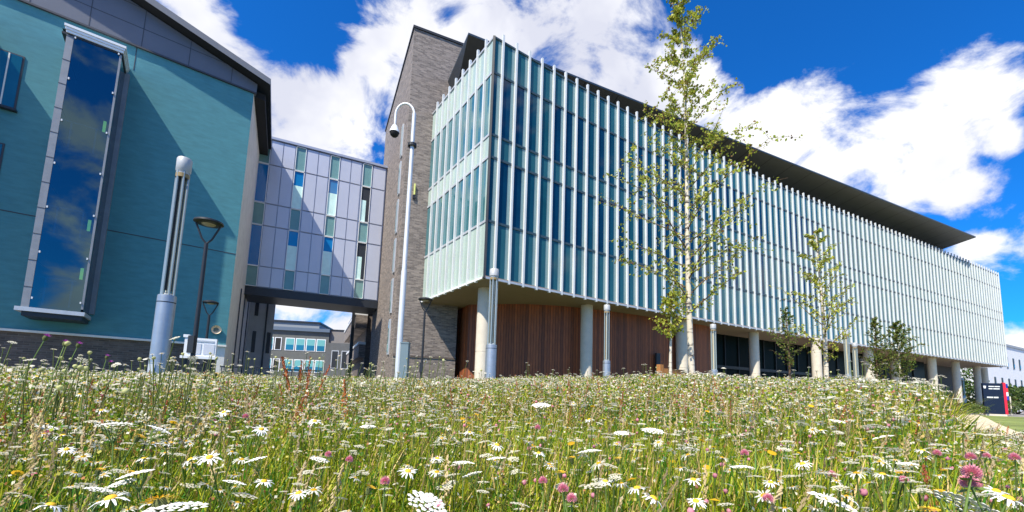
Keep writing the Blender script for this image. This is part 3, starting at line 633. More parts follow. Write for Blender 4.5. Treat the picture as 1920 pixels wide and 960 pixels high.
# black post-top lamps
def street_lamp(x, y, zt, label, hr=.30):
    o = thing('street_lamp', (x, y, -.95), None, label, 'street lamp', 'black post top lamps with bowl heads')
    h = zt+.95
    f = MB(); f.tube([(0, 0, 0), (0, 0, h-.62)], [.055, .042], 12); f.tube([(0, 0, 0), (0, 0, 1.1)], .075, 12); f.build('post', m_dark, o, smooth=True)
    f = MB()
    for a in (R(25), R(205)):
        c, s_ = math.cos(a), math.sin(a); f.tube([(0, 0, h-.62), (.10*c, .10*s_, h-.50), (.24*c, .24*s_, h-.16), (.25*c, .25*s_, h-.10)], .022, 8)
    f.build('fork', m_dark, o, smooth=True)
    f = MB(); f.lathe([(.001, h), (hr*.55, h-.02), (hr, h-.07), (hr*1.02, h-.11), (hr*.92, h-.13), (hr*.5, h-.135)], seg=28); f.build('canopy', m_dark, o, smooth=True)
    f = MB(); f.lathe([(hr*.49, h-.136), (hr*.4, h-.16), (.001, h-.175)], seg=24); f.build('diffuser', mat('lamp_diffuser', (.45, .38, .29), .4), o, smooth=True)
    f = MB(); f.box(-.07, .07, -.12, -.06, 1.55, 1.95); f.build('control_box', m_dark, o)
    return o
street_lamp(-7.42, 9.76, 3.86, 'black bowl headed street lamp standing before the teal wall, nearest of its kind')
street_lamp(-15.08*.80, 20.59*.80, 3.15, 'small distant black street lamp low against the teal wall', .27)
street_lamp(-3.81*.985, 17.87*.985, 3.80, 'black street lamp before the brick tower beside the glass corner')

# CCTV mast
cm = thing('camera_mast', (-2.95, 10.95, -.95), None, 'tall white swan neck mast with a dome camera before the brick tower', 'camera mast')
f = MB(); f.tube([(0, 0, 0), (0, 0, 4.0), (0, 0, 4.05), (0, 0, 8.55)], [.078, .075, .062, .054], 18); f.build('pole', mat('mast_light_grey', (.62, .64, .66), .4, .2, .05), cm, smooth=True)
f = MB(); pts = [(0, 0, 8.4)]+[(-.26+.26*math.cos(a), 0, 8.5+.34*math.sin(a)) for a in np.linspace(0, PI, 14)]+[(-.52, 0, 8.15)]
f.tube(pts, .032, 10); f.build('swan_neck', m_white, cm, smooth=True)
f = MB(); f.lathe([(.03, .22), (.07, .20), (.13, .04), (.135, 0)], (-.52, 0, 7.96), 20, 0); f.lathe([(.125, 0), (.11, -.07), (.06, -.12), (.001, -.135)], (-.52, 0, 7.958), 20, 1); f.build('dome_camera', [m_white, m_black], cm, smooth=True)
f = MB(); f.box(.06, .26, -.10, .10, 1.15, 2.05); f.box(.05, .27, -.11, .11, 2.052, 2.09); f.build('equipment_cabinet', mat('slate_cabinet', (.16, .22, .25), .5), cm)
f = MB(); f.lathe([(.09, 7.55), (.12, 7.56), (.12, 7.64), (.09, 7.65)], seg=16); f.build('collar', m_dark, cm)

# white cabinet on legs behind the street lamp
wc = thing('white_cabinet', (-9.05, 12.15, -.95), 62, 'white double cabinet sign behind the nearer street lamp', 'cabinet')
f = MB(); f.box(-.38, .38, 0, .22, 1.62, 2.14, 0); f.box(-.42, -.28, -.02, .24, 2.142, 2.22, 0); f.box(-.44, .42, -.05, .26, 1.54, 1.615, 0); f.build('body', [mat('white_plastic', (.85, .86, .88), .5)], wc)
f = MB(); f.box(-.30, .02, -.012, -.004, 1.68, 1.98); f.box(.08, .34, -.012, -.004, 1.68, 1.98); f.build('door_panel', [mat('pale_grey_panel', (.62, .64, .70), .5)], wc)
f = MB(); f.box(-.32, .32, -.012, -.004, 2.03, 2.08); f.build('header_strip', m_sill, wc)
for x in (-.34, .28): f = MB(); f.box(x, x+.06, .08, .14, 0, 1.54); f.build('leg', m_dark, wc)

# navy totem sign
sg = thing('totem_sign', (44.2, 38.4, -.92), 112, 'navy blue totem sign with white lines of text and a red right edge', 'sign')
def tbox(*a, name, m, parent=sg): f = MB(); f.box(*a); return f.build(name, m, parent)
m_navy = mat('navy_panel', (.008, .012, .035), .35, 0, .05); m_red = mat('red_edge_panel', (.70, .02, .05), .4); m_txt = mat('white_lettering', (.75, .77, .8), .5)
tbox(-.86, .86, -.02, .28, 0, .17, name='base', m=m_conc); tbox(-.88, .74, 0, .26, .172, 3.05, name='panel', m=m_navy); tbox(.745, .96, -.01, .27, .172, 3.12, name='edge_panel', m=m_red)
sg.scale = (.84, .84, .97)
for x0_, x1_, z_, h_ in ((-.42, .02, 2.70, .09), (.06, .50, 2.70, .09), (-.42, -.10, 2.48, .10), (-.05, .46, 2.48, .10), (-.62, -.12, 1.66, .12), (-.07, .30, 1.66, .12)): tbox(x0_, x1_, -.006, -.001, z_, z_+h_, name='lettering_line', m=m_txt)
f = MB(); f.prism([(-.80, 2.55), (-.66, 2.55), (-.62, 2.72), (-.62, 2.80), (-.84, 2.80), (-.84, 2.72)], 0, .004); o = f.build('shield_mark', m_txt, sg); o.matrix_local = Matrix.Translation((0, -.001, 0)) @ Matrix.Rotation(PI/2, 4, 'X')

fs = thing('banner_sign', (50.6, 43.0, -.92), 112, 'small post sign in red white and blue bands behind the navy totem', 'sign')
for k, (c_, z) in enumerate((((.01, .03, .30), 2.9), ((.65, .03, .05), 2.45), ((.85, .85, .88), 2.0), ((.02, .05, .40), 1.6))):
    tbox(-.28, .42, 0, .05, z, z+.44, name='colour_band', m=mat('band_%d' % k, c_, .5), parent=fs)
tbox(.52, .66, -.0, .14, 0, 2.0, name='post', m=m_conc, parent=fs)
fs.scale = (.6, .6, .95)
bb = thing('white_barrier', (64.0, 49.2, -.92), 62, 'low white rail barrier at the road edge right of the totem', 'barrier')
tbox(-1.2, 4.5, 0, .1, .9, 1.25, name='rail', m=m_white, parent=bb)
for x in (-1, 1.5, 4): tbox(x, x+.1, .11, .2, 0, 1.2, name='post', m=m_dark, parent=bb)
sb = thing('stone_seat_wall', (42.2, 40.9, -.92), 60, 'low pale stone bench wall where the path meets the undercroft', 'bench wall')
tbox(-3.2, 2.0, 0, .5, .0, .42, name='wall', m=m_conc, parent=sb); tbox(-3.25, 2.05, -.05, .55, .422, .52, name='seat', m=m_white, parent=sb)
# timber planter at the birch
tp = thing('timber_planter', (4.72, 11.8, .02), 60, 'orange brown timber planter box at the foot of the tall birch', 'planter')
m_tim = mat('orange_timber', (.42, .18, .05), .7, 0, .2, 4, .3, 20, stretch=(1, 1, 8))
tbox(-.75, -.62, 0, .13, 0, .80, name='post', m=m_tim, parent=tp); tbox(-.619, .25, .02, .09, .45, .70, name='board', m=m_tim, parent=tp); tbox(-.619, .25, .02, .09, .12, .37, name='board', m=m_tim, parent=tp); tbox(.251, .36, 0, .13, 0, .62, name='post', m=m_tim, parent=tp)
# metal railing under the bridge
rl = thing('metal_railing', (-9.9, 19.6, -.95), 63, 'dark metal railing on the ramp between the teal building and the brick tower', 'railing')
for k in range(14): tbox(-3+k*.3, -2.96+k*.3, 0, .04, 0, 1.5, name='baluster', m=m_dark, parent=rl)
tbox(-3.05, 1.0, -.01, .05, 1.502, 1.56, name='handrail', m=m_dark, parent=rl); tbox(-3.05, 1.0, -.006, -.001, .25, .30, name='lower_rail', m=m_dark, parent=rl)

# ------------------------------------------------------------------ trees
m_bark = bpy.data.materials.new('birch_bark'); m_bark.use_nodes = True
def _bark():
    t = m_bark.node_tree; b = t.nodes['Principled BSDF']; b.inputs['Roughness'].default_value = .7
    tcn = t.nodes.new('ShaderNodeTexCoord'); mp = t.nodes.new('ShaderNodeMapping'); mp.inputs['Scale'].default_value = (2.2, 2.2, 11); t.links.new(tcn.outputs['Object'], mp.inputs[0])
    n = t.nodes.new('ShaderNodeTexNoise'); n.inputs['Scale'].default_value = 1.2; n.inputs['Detail'].default_value = 4; t.links.new(mp.outputs[0], n.inputs['Vector'])
    cr = t.nodes.new('ShaderNodeValToRGB'); cr.color_ramp.elements[0].position = .36; cr.color_ramp.elements[0].color = (.05, .04, .035, 1); cr.color_ramp.elements[1].position = .46; cr.color_ramp.elements[1].color = (.66, .58, .46, 1)
    t.links.new(n.outputs['Fac'], cr.inputs[0]); t.links.new(cr.outputs[0], b.inputs['Base Color'])
_bark()
m_twig = mat('brown_twig', (.13, .075, .045), .8)
m_leaf = plant_mat('leaf', .45, .40)
LEAF = np.array([[0, 0, 0], [.42, .5, .04], [0, 1, -.06], [-.42, .5, .04]]); LEAFT = np.array([[0, 1, 2], [0, 2, 3]])
def rand_rot(n, down=0.0):
    q = rng.normal(size=(n, 4)); q /= np.linalg.norm(q, axis=1)[:, None]; w, x, y, z = q.T
    return np.stack([np.stack([1-2*(y*y+z*z), 2*(x*y-w*z), 2*(x*z+w*y)], -1), np.stack([2*(x*y+w*z), 1-2*(x*x+z*z), 2*(y*z-w*x)], -1), np.stack([2*(x*z-w*y), 2*(y*z+w*x), 1-2*(x*x+y*y)], -1)], 1)
def leaf_cols(n, base, var=.25, brown=.08):
    c = np.array(base)[None]*(1+rng.uniform(-var, var, (n, 1)))*(1+rng.uniform(-.12, .12, (n, 3)))
    m = rng.random(n) < brown; c[m] = np.array([.20, .11, .03])*(1+rng.uniform(-.3, .3, (m.sum(), 1))); return np.repeat(c[:, None, :], 4, 1)
def birch(name, x, y, zb, zt, r0, reach, nleaf, size, first, col, label, lean=(0, 0), dens=5, bare=0.0, white=True, group='young trees planted along the building'):
    o = thing(name, (x, y, zb), None, label, 'tree', group); H = zt-zb
    rr = random.Random(int(x*100+y*7)); pts = []
    for i in range(15):
        t = i/14; pts.append(Vector((lean[0]*t*H + .05*math.sin(5*t+x)*t*H*.25, lean[1]*t*H + .04*math.sin(4*t+y)*t*H*.2, t*H)))
    trunk = MB(); trunk.tube(pts, [r0*(1-.93*(i/14)**.9)+.004 for i in range(15)], 12, 0)
    at = lambda t: pts[min(int(t*14), 13)].lerp(pts[min(int(t*14), 13)+1], t*14-min(int(t*14), 13))
    L = []; lv = []
    nl = int(H*dens); ga = rr.random()*6
    for k in range(nl):
        t = first + (0.985-first)*(k+rr.random()*.6)/nl; ga += 2.4+rr.uniform(-.3, .3); p = at(t)
        prof = (min(1, (t-first)/.22+.45))*((1-t)**1.12+.07)*1.75; ln = reach*prof*rr.uniform(.65, 1.15); up = rr.uniform(.55, 1.15)
        d = Vector((math.cos(ga), math.sin(ga), up)).normalized(); P = [p]; n = 6
        for j in range(1, n+1):
            d = (d + Vector((rr.uniform(-.12, .12), rr.uniform(-.12, .12), rr.uniform(-.10, .05)))).normalized(); P.append(P[-1]+d*ln/n)
        rb = max(.004, r0*.26*(1-t)+.004); trunk.tube(P, [rb*(1-.8*j/n) for j in range(n+1)], 5, 1, cap=False)
        for j in range(1, n+1):
            for q in range(2):
                a = rr.random()*6.28; tl = ln*rr.uniform(.16, .34); dd = (d*.5+Vector((math.cos(a), math.sin(a), rr.uniform(-.5, .4)))).normalized(); e1_ = P[j]+dd*tl*.5; e2_ = e1_+(dd+Vector((0, 0, -.35))).normalized()*tl*.5
                trunk.tube([P[j], e1_, e2_], [.0045, .003, .002], 3, 1, cap=False); L += [(P[j], e1_), (e1_, e2_)]
            L.append((P[j-1], P[j]))
    trunk.build('trunk', [m_bark if white else m_twig, m_twig], o, smooth=True)
    A = np.array([tuple(a) for a, b in L]); B = np.array([tuple(b) for a, b in L]); idx = rng.integers(0, len(L), nleaf); tt = rng.random(nleaf)[:, None]
    loc = A[idx]*(1-tt)+B[idx]*tt + rng.normal(0, .025, (nleaf, 3)); sz = size*rng.uniform(.6, 1.25, nleaf); s = Scat(); s.add(LEAF, LEAFT, np.zeros(2, int), rand_rot(nleaf)*sz[:, None, None], loc, leaf_cols(nleaf, col)); s.build('crown', [m_leaf], o)
    return o
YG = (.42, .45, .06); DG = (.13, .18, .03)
birch('birch_tree', 4.34, 10.0, -.35, 10.9, .078, 2.0, 11500, .066, .20, YG, 'tallest silver birch with sparse yellow green leaves, its top reaching out of the picture', lean=(-.022, 0), dens=4.8)
birch('birch_tree', 3.62, 9.5, -.35, 2.35, .05, .85, 900, .07, .60, YG, 'short thin white stemmed birch beside the tallest birch', dens=7)
birch('birch_tree', 12.75, 17.0, -.6, 7.3, .11, 1.9, 3200, .085, .25, YG, 'slim birch with thin foliage in front of the middle of the fins', lean=(.01, 0), dens=3.5)
birch('sapling', 11.7, 17.6, -.6, 3.9, .06, 1.1, 900, .08, .42, DG, 'brown stemmed sapling with dark leaves at the left of the slim birch', dens=6, white=False)
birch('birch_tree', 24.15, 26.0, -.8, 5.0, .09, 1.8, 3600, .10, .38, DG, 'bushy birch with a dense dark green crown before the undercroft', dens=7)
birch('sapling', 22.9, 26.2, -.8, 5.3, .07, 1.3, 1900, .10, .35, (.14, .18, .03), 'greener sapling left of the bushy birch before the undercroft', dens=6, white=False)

def shrub(name, x, y, zb, rx, ry, h, n, size, col, label, cat='shrub', group=None, wiry=0):
    o = thing(name, (x, y, zb), None, label, cat, group)
    s = Scat(); nb = 14; cs = rng.uniform(-1, 1, (nb, 3))*np.array([rx*.62, ry*.62, h*.30])+np.array([0, 0, h*.52]); rs_ = rng.uniform(.28, .5, nb)
    k = rng.integers(0, nb, n); v = rng.normal(size=(n, 3)); v /= np.linalg.norm(v, axis=1)[:, None]; v *= rng.uniform(.5, 1.05, n)[:, None]**.6
    loc = cs[k] + v*rs_[k][:, None]*np.array([rx, ry, h*.8]); loc[:, 2] = np.abs(loc[:, 2])
    s.add(LEAF, LEAFT, np.zeros(2, int), rand_rot(n)*(size*rng.uniform(.6, 1.3, n))[:, None, None], loc, leaf_cols(n, col, .3, .02)); s.build('foliage', [m_leaf], o)
    t = MB()
    for i in range(6): c = cs[i]; t.tube([(0, 0, 0), (c[0]*.5, c[1]*.5, c[2]*.6), tuple(c)], [.05, .035, .02], 5)
    t.build('stem', m_twig, o); return o
shrub('tree', 62.5, 52.0, -1, 4.5, 4, 3.6, 4200, .30, (.09, .14, .03), 'dark green tree standing before the white building at the right edge', 'tree')
shrub('tree', 66, 64.0, -1, 5, 4, 7.5, 4800, .36, (.10, .17, .03), 'green tree showing between the last concrete columns', 'tree')
shrub('shrub', 50.6, 43.5, -1, 2.6, 1.6, 1.7, 2400, .16, (.12, .17, .05), 'low green bush directly right of the navy totem', 'shrub')
shrub('shrub', 40.9, 38.6, -1, 3.0, 1.1, 1.1, 2600, .13, (.13, .18, .05), 'low spreading green bush left of the navy totem', 'shrub')

# ------------------------------------------------------------------ meadow
m_plant = plant_mat('meadow_green', .5, .22); m_petal = plant_mat('petal', .6, .45)
def blade_proto(bend, wmid=1.0):
    v = []; 
    for t, w in ((0, .55), (.35, 1.0*wmid), (.7, .75), (1.0, .0)):
        x = bend*t*t; z = t*(1-.25*bend*t)
        if w > 0: v += [[x, -w*.5, z], [x, w*.5, z]]
        else: v += [[x, 0, z]]
    return np.array(v), np.array([[0, 1, 3], [0, 3, 2], [2, 3, 5], [2, 5, 4], [4, 5, 6]])
def polar(n, r0, r1, az0=-56, az1=56, pw=1.0):
    r = np.sqrt(rng.uniform(r0*r0, r1*r1, n)) if pw == 1 else r0+(r1-r0)*rng.random(n)**pw
    a = np.radians(rng.uniform(az0, az1, n)); return r*np.sin(a), r*np.cos(a)
def keepm(x, y, lim=1.55):
    r = np.hypot(x, y); far = np.interp(np.degrees(np.arctan2(x, y)), [-60, -20, 0, 20, 40, 50], [11.8, 11.8, 12.2, 15.6, 19.0, 20])
    sd = path_sd(x, y); nz = .35*np.sin(2.3*x+1.7*y)+.2*np.sin(5.1*x-3*y)
    return (sd > lim+nz*.5) & (r < far)
def Mz(n, yaw, sx, sy, sz, lx=0, ly=0):
    """yaw rotation times scale, then lean of the vertical axis"""
    c, s = np.cos(yaw), np.sin(yaw); Z = np.zeros(n); O = np.ones(n)
    return np.stack([np.stack([c*sx, -s*sy, lx*sz*O], -1), np.stack([s*sx, c*sy, ly*sz*O], -1), np.stack([Z, Z, sz*O], -1)], 1)
patch = lambda x, y, k, ph: .5+.5*np.sin(k*x+ph+1.3*np.sin(.7*k*y+ph))*np.sin(k*.8*y-ph+1.1*np.sin(.6*k*x))
hp = lambda x, y: .74+.50*patch(x, y, 1.15, 6.0)
GRASS = Scat(); FLO = Scat()
def lean_at(x, y, n):
    r = np.hypot(x, y); return .22*np.exp(-r/4)+rng.normal(0, .20, n), rng.normal(0, .18, n)
def grass(n, r0, r1, w0, w1, h0, h1):
    x, y = polar(n, r0, r1); k = keepm(x, y); x, y = x[k], y[k]; n = len(x); z = bank(x, y)-.02
    for bend in (.12, .4, .75):
        sel = rng.random(n) < (1/3 if bend < .7 else .5); xs, ys, zs = x[sel], y[sel], z[sel]; m = len(xs)
        v, t = blade_proto(bend); h = rng.uniform(h0, h1, m); yaw = rng.uniform(0, 2*PI, m); lx, ly = lean_at(xs, ys, m)
        h = h*hp(xs, ys); M3 = Mz(m, yaw, h, rng.uniform(w0, w1, m), h, lx, ly)
        g1 = np.array([.14, .25, .007]); g2 = np.array([.48, .47, .024]); g3 = np.array([.035, .15, .006]); tan = np.array([.66, .47, .19]); red = np.array([.46, .20, .07])
        q = rng.random((m, 1)); P1 = patch(xs, ys, 1.5, .3)[:, None]; c = g1*(1-q)+g2*q; u = rng.random(m); c[u < .22] = g3*(1+rng.uniform(-.2, .5, ((u < .22).sum(), 1)))
        ptan = .06+.14*P1[:, 0]+.14*sst(2, 8, np.hypot(xs, ys)); u = rng.random(m); c[u < ptan] = tan*(1+rng.uniform(-.35, .3, ((u < ptan).sum(), 1)))
        pr = .10*patch(xs, ys, 1.1, 2.1)**3; u = rng.random(m); c[u < pr] = red*(1+rng.uniform(-.3, .3, ((u < pr).sum(), 1)))
        GRASS.add(v, t, np.zeros(len(t), int), M3, np.stack([xs, ys, zs], -1), np.repeat(c[:, None], len(v), 1))
grass(15000, .42, 1.6, .0035, .008, .16, .36); grass(46000, 1.4, 3.4, .005, .010, .20, .42); grass(70000, 3.2, 7.5, .008, .016, .20, .42); grass(90000, 7.0, 20, .014, .028, .20, .42)
# broad leaves low in the sward
def leaves(n, r0, r1, s0, s1):
    x, y = polar(n, r0, r1); k = keepm(x, y) & (patch(x, y, 1.9, 4.0) > .45); x, y = x[k], y[k]; n = len(x)
    loc = np.stack([x, y, bank(x, y)+rng.uniform(.05, .26, n)], -1); c = np.array([.045, .17, .018])*(1+rng.uniform(-.3, .5, (n, 1)))
    GRASS.add(LEAF*np.array([.8, 1, 1]), LEAFT, np.zeros(2, int), rand_rot(n)*rng.uniform(s0, s1, n)[:, None, None], loc, np.repeat(c[:, None], 4, 1))
leaves(5000, .45, 2.2, .02, .055); leaves(11000, 2, 6, .03, .07); leaves(9000, 6, 14, .05, .10)
STEM = np.array([[.5, 0, 0], [-.3, .45, 0], [-.3, -.45, 0], [.5, 0, 1], [-.3, .45, 1], [-.3, -.45, 1]]); STEMT = np.array([[0, 1, 4], [0, 4, 3], [1, 2, 5], [1, 5, 4], [2, 0, 3], [2, 3, 5]])
def daisy_proto(np_, droop=.12):
    v = []; t = []; mi = []; c = []
    rj = random.Random(np_)
    for k in range(np_):
        a = 2*PI*(k+rj.uniform(-.35, .35))/np_; ca, sa = math.cos(a), math.sin(a); w = 2.6/np_*rj.uniform(.75, 1.15); dz = droop*rj.uniform(-1.6, 1.2); ln = rj.uniform(.72, 1.05)
        b = len(v)
        for rr_, ww, zz in ((.22, .5, .02), (.68*ln, 1.0, .03+dz*.6), (ln, .5, -.08+dz*1.8)):
            v += [[rr_*ca-ww*w*sa*.5, rr_*sa+ww*w*ca*.5, zz], [rr_*ca+ww*w*sa*.5, rr_*sa-ww*w*ca*.5, zz]]
        t += [[b, b+1, b+3], [b, b+3, b+2], [b+2, b+3, b+5], [b+2, b+5, b+4]]
    c = [[.92, .90, .82]]*len(v); b = len(v)
    for k in range(8): a = 2*PI*k/8; v.append([.30*math.cos(a), .30*math.sin(a), .05])
    v.append([0, 0, .20]); t += [[b+k, b+(k+1) % 8, b+8] for k in range(8)]; c += [[.80, .48, .02]]*9
    return np.array(v), np.array(t), np.array(c)
def disc_proto(n=7, h=.10, rim=.0, inner=None):
    v = [[math.cos(2*PI*k/n), math.sin(2*PI*k/n), -.05] for k in range(n)]+[[0, 0, h]]; t = [[k, (k+1) % n, n] for k in range(n)]; return np.array(v), np.array(t)
def daisy_far():
    v, t = disc_proto(7, .22); c = [[.93, .90, .78]]*len(v); b = len(v); v2 = [[.32*math.cos(2*PI*k/5), .32*math.sin(2*PI*k/5), .08] for k in range(5)]+[[0, 0, .2]]
    return np.array(list(v)+v2), np.array(list(t)+[[b+k, b+(k+1) % 5, b+5] for k in range(5)]), np.array(c+[[.80, .48, .02]]*6)
def umbel_proto(nf, seed=1):
    r_ = np.random.default_rng(seed); V = []; T = []; Cc = []
    for k in range(nf):
        a = 2.4*k; rr_ = math.sqrt((k+.5)/nf); cx, cy, cz = rr_*math.cos(a), rr_*math.sin(a), (.16 if nf > 12 else .55)*(1-rr_*rr_)+r_.uniform(-.03, .03); s_ = .9/math.sqrt(nf)*r_.uniform(.8, 1.3); b = len(V)
        for q in range(5): V.append([cx+s_*math.cos(2*PI*q/5+k), cy+s_*math.sin(2*PI*q/5+k), cz-.04])
        V.append([cx, cy, cz+.03]); T += [[b+q, b+(q+1) % 5, b+5] for q in range(5)]; sh = r_.uniform(.72, .86); Cc += [[sh*1.08, sh*1.02, sh*.84]]*6
    b = len(V)
    for q in range(6):
        a = 2*PI*q/6; V += [[0, 0, -.8], [.8*math.cos(a), .8*math.sin(a), 0], [.8*math.cos(a+.09), .8*math.sin(a+.09), 0]]; T.append([b+3*q, b+3*q+1, b+3*q+2]); Cc += [[.16, .22, .06]]*3
    return np.array(V), np.array(T), np.array(Cc)
def ball_proto(seed=0, nseg=7, rough=.18):
    r_ = np.random.default_rng(seed); v = [[0, 0, -1.]]; 
    for th in (.75, 1.45, 2.15):
        for k in range(nseg):
            rr_ = 1+r_.uniform(-rough, rough); v.append([rr_*math.sin(th)*math.cos(2*PI*(k+.5*th)/nseg), rr_*math.sin(th)*math.sin(2*PI*(k+.5*th)/nseg), -math.cos(th)*rr_])
    v.append([0, 0, 1.05]); t = [[0, 1+(k+1) % nseg, 1+k] for k in range(nseg)]
    for L_ in range(2):
        for k in range(nseg): a = 1+L_*nseg+k; b = 1+L_*nseg+(k+1) % nseg; t += [[a, b, b+nseg], [a, b+nseg, a+nseg]]
    t += [[1+2*nseg+k, 1+2*nseg+(k+1) % nseg, 1+3*nseg] for k in range(nseg)]
    return np.array(v), np.array(t)
def panicle_proto(n, seed=2, spread=.05, z0=.55):
    r_ = np.random.default_rng(seed); V = []; T = []
    for k in range(n):
        z = z0+(1-z0)*k/n; s_ = spread*(1.15-(z-z0)/(1-z0)); a = r_.uniform(0, 6.28); cx, cy = s_*math.cos(a)*r_.random(), s_*math.sin(a)*r_.random(); w = .012; h = .03; b = len(V)
        V += [[cx-w, cy, z], [cx, cy+w, z+h*.5], [cx+w, cy, z], [cx, cy-w*.5, z+h]]; T += [[b, b+1, b+3], [b+1, b+2, b+3]]
    return np.array(V), np.array(T)
def heads(n, r0, r1, proto, cols, s0, s1, h0, h1, tilt=.35, stemc=(.14, .20, .04), stemw=.003, dens=None, az=(-56, 56), tall=0.0, mi=1):
    x, y = polar(n, r0, r1, *az); k = keepm(x, y)
    if dens is not None: k &= rng.random(len(x)) < dens(x, y)
    x, y = x[k], y[k]; n = len(x); z = bank(x, y); h = rng.uniform(h0, h1, n)*(.86+.26*patch(x, y, 1.15, 6.0))
    if tall: m = rng.random(n) < tall; h[m] *= rng.uniform(1.15, 1.55, m.sum())
    r = np.hypot(x, y); h = np.minimum(h, -0.17+.02*r-z+rng.uniform(-.05, .03, n)) if r1 < 2.6 else h
    lx, ly = lean_at(x, y, n); lx *= .6; ly *= .6; top = np.stack([x+lx*h, y+ly*h, z+h], -1)
    Ms = Mz(n, rng.uniform(0, 6.28, n), np.full(n, 1.), np.full(n, 1.), h, 0, 0); sw = stemw*(1+r*.12); Ms[:, :, 0] *= sw[:, None]; Ms[:, :, 1] *= sw[:, None]; Ms[:, 0, 2] = lx*h; Ms[:, 1, 2] = ly*h
    c = np.array(stemc)*(1+rng.uniform(-.3, .3, (n, 1))); GRASS.add(STEM, STEMT, np.zeros(6, int), Ms, np.stack([x, y, z], -1), np.repeat(c[:, None], 6, 1))
    v, t = proto[0], proto[1]; s_ = rng.uniform(s0, s1, n)
    tx, ty = rng.normal(0, tilt, n)*.8, rng.normal(-.12, tilt, n)*.8; yaw = rng.uniform(0, 6.28, n); cz, sz = np.cos(yaw), np.sin(yaw); cx, sx = np.cos(tx), np.sin(tx); cy, sy = np.cos(ty), np.sin(ty); O = np.ones(n); Z = 0*O
    Rz = np.stack([np.stack([cz, -sz, Z], -1), np.stack([sz, cz, Z], -1), np.stack([Z, Z, O], -1)], 1); Rx = np.stack([np.stack([O, Z, Z], -1), np.stack([Z, cy, -sy], -1), np.stack([Z, sy, cy], -1)], 1); Ry = np.stack([np.stack([cx, Z, sx], -1), np.stack([Z, O, Z], -1), np.stack([-sx, Z, cx], -1)], 1)
    M3 = (Ry@Rx@Rz)*s_[:, None, None]
    if cols.ndim == 1: cc = np.array(cols)[None, None]*(1+rng.uniform(-.25, .25, (n, 1, 1)))*np.ones((1, len(v), 1))
    else: cc = cols[None]*(1+rng.uniform(-.08, .04, (n, 1, 1)))
    FLO.add(v, t, np.full(len(t), mi-1), M3, top, np.clip(cc, 0, 1))
dn = daisy_proto(15); df = daisy_far(); un = umbel_proto(26); uf = umbel_proto(9, 3); bp_ = ball_proto(); yd = disc_proto(9, .28)
wd = lambda x, y: .35+.65*patch(x, y, 1.3, 1.0)
cl = lambda x, y: .12+.88*patch(x, y, 2.1, 3.0)
heads(420, .75, 2.4, dn, dn[2], .015, .026, .30, .42, dens=cl); heads(1000, 2.2, 5, dn, dn[2], .018, .030, .33, .46, dens=cl); heads(7500, 4.5, 20, df, df[2], .024, .038, .34, .47, dens=wd, tall=.05)
heads(800, .8, 2.6, un, un[2], .007, .024, .28, .42, tilt=.2, dens=wd); heads(2100, 2.4, 6, un, un[2], .010, .028, .32, .46, tilt=.2, dens=cl, tall=.02); heads(15000, 5.5, 20, uf, uf[2], .016, .036, .34, .48, tilt=.2, dens=wd, tall=.05)
pink = np.array([.78, .33, .42]); yel = np.array([.85, .50, .02]); mag = np.array([.48, .06, .42])
heads(120, .8, 3.0, bp_, pink, .005, .009, .22, .38, az=(-20, 56)); heads(520, 3, 9, bp_, pink, .007, .013, .30, .42); heads(60, 1, 3, bp_, pink, .005, .009, .22, .38)
heads(70, .8, 3.0, yd, yel, .009, .015, .26, .42); heads(330, 3, 14, yd, yel, .012, .022, .30, .45)
# tall flowers at the left that stand up against the teal building
def tallset(n, r0, r1, az0, az1, h0, h1):
    for proto, cols, s0, s1, k in ((un, un[2], .010, .022, .5), (dn, dn[2], .018, .024, .2), (bp_, np.array([.62, .62, .30]), .008, .013, .3)):
        heads(int(n*k), r0, r1, proto, cols, s0, s1, h0, h1, az=(az0, az1), stemc=(.16, .20, .05))
tallset(60, 2.2, 4.0, -54, -36, .55, .82); tallset(110, 2.5, 4.6, -54, -36, .50, .74); tallset(60, 2.8, 4.6, -33, -14, .48, .76); tallset(130, 2.8, 6.0, -40, -8, .50, .78); tallset(30, 3.2, 6, -10, 20, .45, .60); tallset(24, 5, 9, 15, 40, .42, .56)
# buds, small leaves, spent heads: the fine grain of the sward
def bits(n, r0, r1, s0, s1, hlo, hhi):
    x, y = polar(n, r0, r1); k = keepm(x, y); x, y = x[k], y[k]; n = len(x); r = np.hypot(x, y); z = bank(x, y)+hlo+(hhi-hlo)*rng.random(n)**.6
    P1 = patch(x, y, 1.7, 5.0); u = rng.random(n); pal = np.array([[.34, .42, .02], [.08, .22, .006], [.66, .46, .17], [.92, .86, .68], [.52, .20, .09], [.60, .55, .12]])
    w = np.stack([.30+0*P1, .24-.1*P1, .10+.06*P1, .12+.16*P1+.22*sst(2.5, 8, r), .04+.04*P1, .10+0*P1], -1); w /= w.sum(1, keepdims=True); idx = (u[:, None] > np.cumsum(w, 1)).sum(1).clip(0, 5)
    c = pal[idx]*(1+rng.uniform(-.25, .2, (n, 1))); FLO.add(LEAF*np.array([1.3, 1, 1]), LEAFT, np.zeros(2, int), rand_rot(n)*rng.uniform(s0, s1, n)[:, None, None], np.stack([x, y, z], -1), np.repeat(c[:, None], 4, 1))
bits(6500, .7, 2.0, .004, .011, .10, .36); bits(27000, 1.8, 4.5, .006, .015, .14, .42); bits(60000, 4, 9, .012, .026, .20, .46); bits(60000, 8, 20, .020, .045, .22, .46)
